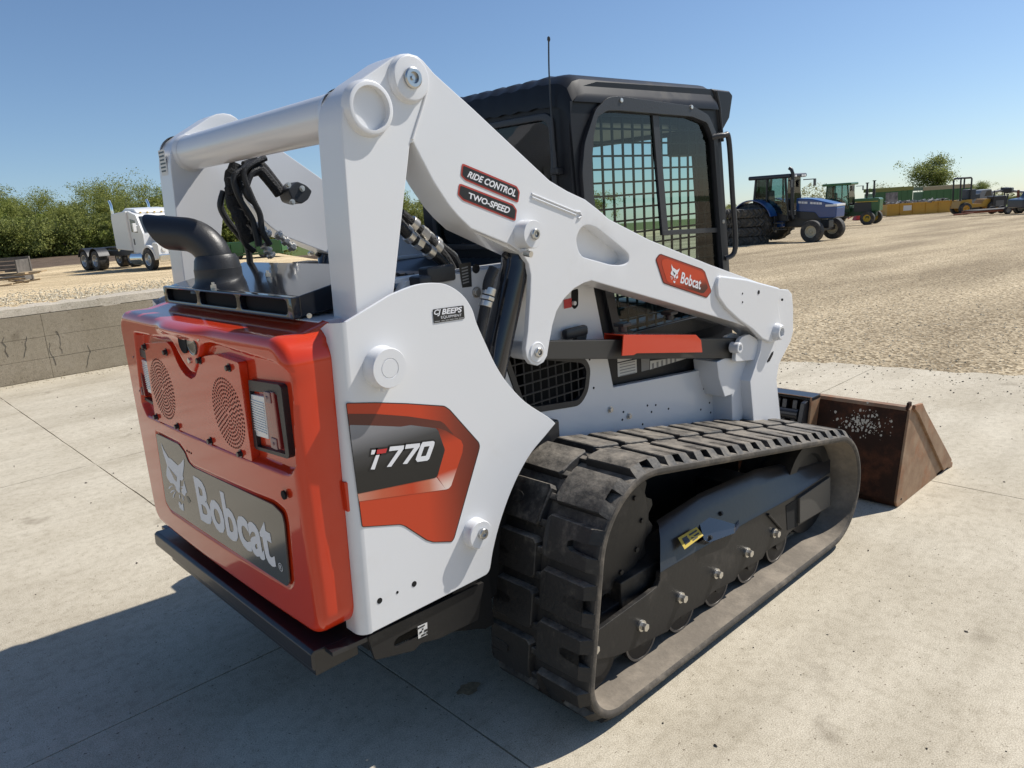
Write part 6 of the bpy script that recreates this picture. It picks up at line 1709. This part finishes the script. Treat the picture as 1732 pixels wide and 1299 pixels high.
# grey pick-up cab behind it
q1 = at_depth(1645, 356, 74)
pk = thing('old_pickup', 'grey pickup cab without wheels behind the yellow machine', 'pickup', (q1.x, q1.y, terrain(q1.x, q1.y)), IMG_R)
bm = new(); prism(bm, fillet([(0, .5), (.0, 1.35), (.35, 1.55), (.8, 2.1), (1.7, 2.15), (2.0, 1.5), (2.1, .5)], .1, 4), 'Y', 0, 1.6, .08); obj('body', bm, GREYP, pk)
bm = new(); prism(bm, [(1.05, 1.5), (1.25, 2.0), (1.62, 2.02), (1.80, 1.5)], 'Y', -.01, 0.03); obj('side_window', bm, DGLASS, pk)
bm = new(); box(bm, (1.05, .8, .35), (2.0, 1.3, .5), .05); obj('chassis', bm, BLACKPL, pk)
# augers
for lb, a, b, D in (('long grey auger tube reaching right above the pickup', (1648, 330), (1700, 321), 80), ('short dark auger tube at the far right edge', (1706, 322), (1740, 326), 70)):
    A_, B_ = at_depth(*a, D), at_depth(*b, D)
    au = thing('grain_auger', lb, 'auger', (A_.x, A_.y, terrain(A_.x, A_.y)), 0)
    off = Vector(au.location)
    bm = new(); cyl(bm, A_-off, B_-off, .13, seg=12); obj('tube', bm, GREYP, au)
    tip = B_-off if a[0] < 1690 else A_-off
    bm = new(); box(bm, tip, (.7, .7, .5), .1); obj('spout', bm, BLACKPL, au)
    m_ = (A_+B_)/2-off
    bm = new(); tube(bm, [tip-Vector((0, 0, .3)), (tip.x-.2, tip.y+.2, 0)], .07, 6); tube(bm, [m_, (m_.x+.3, m_.y-.3, 0)], .05, 6); obj('support_leg', bm, BLACKPL, au)
# dark generator box and flatbed trailer
q1 = at_depth(1678, 358, 66)
gb = thing('generator_box', 'black machine box with louvred grille near the right edge', 'machine', (q1.x, q1.y, terrain(q1.x, q1.y)), IMG_R)
bm = new(); box(bm, (.6, .5, .95), (1.15, 1.0, .95), .05); obj('housing', bm, BLACKPL, gb)
bm = new(); box(bm, (.6, -.01, .8), (.7, .04, .5), .01); obj('grille', bm, mat('grille_grey', (.12, .12, .12), .5), gb)
bm = new(); box(bm, (.6, .5, .35), (1.6, .9, .12)); cyl(bm, (.2, .2, 1.4), (.2, .2, 1.9), .06, seg=8); obj('skid', bm, BLACKPL, gb)
q1 = Vector((65.3,16.21,-1.68))
ft = thing('flatbed_trailer', 'low rusty flatbed trailer at the far right edge', 'trailer', (q1.x, q1.y, terrain(q1.x, q1.y)), IMG_R+R(6))
for k in range(6):
    bm = new(); box(bm, (2.6, .28*k, .42), (5.2, .25, .06), .008); obj('deck_plank', bm, WOODW, ft)
bm = new(); box(bm, (2.6, .0, .32), (5.6, .12, .16), .01); box(bm, (2.6, 1.4, .32), (5.6, .12, .16), .01); box(bm, (.0, .7, .32), (.14, 1.6, .14)); tube(bm, [(0, .1, .3), (-1.4, .7, .2)], .06, 6); box(bm, (3.2, -.05, 1.1), (.12, .12, 1.3)); obj('chassis', bm, RUSTRED, ft)
for x in (2.4, 3.2):
    for y in (-.12, 1.55): wheel('wheel', ft, (x, y, .30), .30, .2, .17, GREYP)
q1 = at_depth(1729, 358, 54)
vp = thing('parked_pickup', 'dark blue pickup cut off by the right edge', 'pickup', (q1.x, q1.y, terrain(q1.x, q1.y)), IMG_R)
bm = new(); prism(bm, fillet([(0, .45), (0, 1.05), (.9, 1.15), (1.2, 1.7), (1.2, 2.0), (2.6, 2.0), (2.9, 1.2), (4.8, 1.15), (4.8, .45)], .1, 4), 'Y', 0, 1.8, .08); obj('body', bm, mat('dark_navy', (.02, .03, .06), .3, coat=.3), vp)
bm = new(); prism(bm, [(1.32, 1.25), (1.38, 1.85), (2.4, 1.85), (2.6, 1.25)], 'Y', -.01, .03); obj('side_window', bm, DGLASS, vp)
for x in (.9, 3.9):
    for y in (.1, 1.7): wheel('wheel', vp, (x, y, .38), .38, .25, .22, RIMSIL)
# red implement between the green tractor's wheels
q1 = Vector((76.28,29.95,-2.27))
ri = thing('red_implement', 'small red implement on the grass under the green tractor', 'implement', (q1.x, q1.y, terrain(q1.x, q1.y)), IMG_R)
bm = new(); prism(bm, fillet([(0, 0), (1.0, 0), (.8, .8), (.5, .9), (.2, .5)], .05, 3), 'Y', 0, .8, .04); obj('body', bm, REDST, ri)
bm = new(); tube(bm, [(.3, .4, .6), (-.6, .4, .2)], .05, 6); obj('drawbar', bm, REDST, ri)
# green container seen under the left lift arm
q1 = Vector((15.98,38.78,-0.32))
gc = thing('green_trailer', 'dark green low trailer box seen under the left lift arm', 'trailer', (q1.x, q1.y, terrain(q1.x, q1.y)), IMG_R)
for k in range(5):
    bm = new(); box(bm, (.35+.68*k, 0, .62), (.64, .06, .62), .01); obj('side_panel', bm, GREENP, gc)
bm = new(); box(bm, (1.7, .8, .6), (3.5, 1.5, .6), .02); box(bm, (1.7, 0, .24), (3.6, .1, .1)); obj('tub', bm, GREENP, gc)
for x in (1.0, 2.4): wheel('wheel', gc, (x, .1, .28), .28, .2, .15, GREYP)

# ================================================================ TREES
def leaf_mat(name, a, b):
    m = bpy.data.materials.new(name); m.use_nodes = True
    nt = m.node_tree; N, L = nt.nodes, nt.links; bs = N['Principled BSDF']
    g = N.new('ShaderNodeNewGeometry'); r = N.new('ShaderNodeValToRGB')
    r.color_ramp.elements[0].color = (*a, 1); r.color_ramp.elements[1].color = (*b, 1)
    L.new(g.outputs['Random Per Island'], r.inputs['Fac']); L.new(r.outputs['Color'], bs.inputs['Base Color'])
    bs.inputs['Roughness'].default_value = .6; bs.inputs['Specular IOR Level'].default_value = .2
    tr = N.new('ShaderNodeBsdfTranslucent'); L.new(r.outputs['Color'], tr.inputs['Color'])
    mx = N.new('ShaderNodeMixShader'); mx.inputs['Fac'].default_value = .45
    L.new(bs.outputs[0], mx.inputs[1]); L.new(tr.outputs[0], mx.inputs[2]); L.new(mx.outputs[0], N['Material Output'].inputs['Surface'])
    return m
LEAF_A = leaf_mat('spring_leaf', (.11, .145, .028), (.35, .385, .095))
LEAF_B = leaf_mat('young_leaf', (.125, .15, .035), (.37, .39, .11))
LEAF_C = leaf_mat('deep_leaf', (.12, .145, .04), (.36, .385, .12))
LEAF_P = leaf_mat('pale_bud', (.16, .17, .06), (.34, .32, .14))
BARK = mat('bark', (.13, .11, .09), .9, var=.3, vscale=5)

def tree_meshes(seed, h, cw, n_clump, per, leaf, size, base=.25, clip=False):
    rt = random.Random(seed)
    bm = new(); tips = []
    def limb(p, d, ln, r_, lvl):
        pts = [p.copy()]; rr_ = [r_]
        q = p.copy(); dd = d.copy()
        for k in range(4):
            dd = (dd+Vector((rt.gauss(0, .16), rt.gauss(0, .16), rt.gauss(.06, .10)))).normalized()
            q = q+dd*ln/4; pts.append(q.copy()); rr_.append(r_*(1-.20*(k+1)))
        tube(bm, pts, rr_, 6 if lvl == 0 else 4, False)
        if lvl < 3:
            for k in range((7, 4, 3)[lvl]):
                i = rt.randint(1 if lvl else 2, 4)
                a = rt.random()*6.28
                sd = Vector((math.cos(a), math.sin(a), rt.uniform(.25, 1.0))).normalized()
                nd = (dd*.45+sd*.8).normalized()
                limb(pts[i], nd, ln*rt.uniform(.45, .68), rr_[i]*.55, lvl+1)
        tips.extend(pts[2:])
    limb(Vector((0, 0, 0)), Vector((rt.gauss(0, .05), rt.gauss(0, .05), 1)), h*.62, h*.013, 0)
    top = max(t.z for t in tips); kz = h/top*.96
    for v in bm.verts: v.co = Vector((v.co.x*cw, v.co.y*cw, v.co.z*kz))
    tips = [Vector((t.x*cw, t.y*cw, t.z*kz)) for t in tips]
    trunk = finish(bm); trunk.materials.append(BARK)
    V, F = [], []
    cand = [t for t in tips if t.z > h*base]
    for k in range(n_clump):
        c = rt.choice(cand).copy()
        if base == 0: c.z *= rt.uniform(.08, 1)
        elif base < .13 and rt.random() < .35: c.z *= rt.uniform(.25, .9)
        c = c+Vector((rt.gauss(0, .028*h), rt.gauss(0, .028*h), rt.gauss(-.01*h, .02*h)))
        cs = h*rt.uniform(.03, .075)
        for q in range(per):
            p = c+Vector((rt.gauss(0, cs), rt.gauss(0, cs), rt.gauss(0, cs*.7)))
            if p.z < min(h*base*.5, .3): continue
            if clip and (p.x/(.62*h))**2+(p.y/(.62*h))**2+((p.z-.62*h)/(.40*h))**2 > 1: continue
            s_ = size*rt.uniform(.6, 1.3)
            n_ = Vector((rt.gauss(0, 1), rt.gauss(0, 1), rt.gauss(.5, 1))).normalized()
            u_ = n_.orthogonal().normalized(); v_ = n_.cross(u_)
            i = len(V)
            V += [tuple(p+u_*s_), tuple(p+v_*s_*.55), tuple(p-u_*s_*.8), tuple(p-v_*s_*.55)]
            F.append((i, i+1, i+2, i+3))
    me = bpy.data.meshes.new('crown'); me.from_pydata(V, [], F); me.materials.append(leaf)
    return trunk, me
VAR = [tree_meshes(1, 8.2, 1.05, 150, 56, LEAF_A, .12, .10), tree_meshes(2, 7.4, 1.15, 170, 60, LEAF_C, .115, .06), tree_meshes(3, 8.8, .95, 110, 50, LEAF_B, .11, .12),
       tree_meshes(4, 7.0, 1.2, 160, 56, LEAF_B, .115, .04), tree_meshes(5, 9.6, 1.0, 90, 40, LEAF_B, .10, .2), tree_meshes(6, 3.0, 1.7, 110, 70, LEAF_C, .075, .0), tree_meshes(7, 2.6, 1.9, 110, 70, LEAF_A, .07, .0)]
def plant_tree(name, label, x, y, var, sc, rz, group, cat='tree'):
    t = thing(name, label, cat, (x, y, terrain(x, y)-.05), rz, group, sc)
    a = obj('trunk', VAR[var][0], BARK, t); b = obj('crown', VAR[var][1], None, t)
    return t
rt = random.Random(77)
n_t = 0
for row, (D0, D1, step) in enumerate(((74, 80, 20), (82, 90, 24), (94, 104, 30))):
    pxx = -70.0
    while pxx < 470:
        D = rt.uniform(D0, D1); q1 = at_depth(pxx, 420, D)
        plant_tree('wood_tree', 'leafy spring tree in the wood edge on the left', q1.x, q1.y, rt.choice([0, 1, 2, 3, 4, 1, 3]), rt.uniform(.50, .80)*(1+.09*row), rt.random()*6.28, 'trees of the wood edge')
        pxx += step*rt.uniform(.8, 1.25)
for pxx in (540, 600, 660, 690, 712, 740, 800, 860, 930, 1000):
    q1 = at_depth(pxx, 400, rt.uniform(72, 84))
    plant_tree('wood_tree', 'leafy spring tree seen between and behind the lift arms', q1.x, q1.y, rt.choice([0, 1, 2, 3]), rt.uniform(.65, .85), rt.random()*6.28, 'trees behind the loader')
pxx = -60
while pxx < 460:
    q1 = at_depth(pxx, 424, rt.uniform(70, 73))
    plant_tree('shrub', 'low shrub along the foot of the wood', q1.x, q1.y, rt.choice([5, 6]), rt.uniform(1.1, 1.9), rt.random()*6.28, 'shrubs along the wood', 'shrub')
    pxx += rt.uniform(11, 22)
# trees along the horizon on the right
VAR.append(tree_meshes(11, 8.0, 1.15, 420, 34, LEAF_C, .11, .30, clip=True))
VAR.append(tree_meshes(12, 5.0, 1.0, 60, 14, LEAF_P, .11, .25))
q1 = at_depth(1566, 352, 104); plant_tree('lone_tree', 'broad green tree standing behind the tan-topped wagon', q1.x, q1.y, 7, 1.0, 1.0, None)
for px_, D, v, sc_, lb in ((1488, 110, 8, .95, 'pale budding sapling behind the green tractor exhaust'), (1660, 118, 7, .52, 'low rounded tree behind the grey pickup'), (1632, 130, 7, .5, 'small far tree left of the grey pickup'), (1368, 96, 8, 1.0, 'bare budding tree behind the blue tractor bonnet'), (1384, 100, 8, .85, 'thin budding tree beside the blue tractor mirror'), (1232, 88, 3, .42, 'small leafy tree behind the cab grab handle'), (1690, 112, 8, .6, 'thin far sapling above the generator box')):
    q1 = at_depth(px_, 355, D); plant_tree('far_tree', lb, q1.x, q1.y, v, sc_, px_*.37, None)
for k in range(10):
    q1 = at_depth(1640+k*12, 352, 125+rt.uniform(0, 15)); plant_tree('shrub', 'low hedge shrub on the horizon at the right edge', q1.x, q1.y, 5+k % 2, rt.uniform(.6, .9), k, 'hedge shrubs on the right horizon', 'shrub')
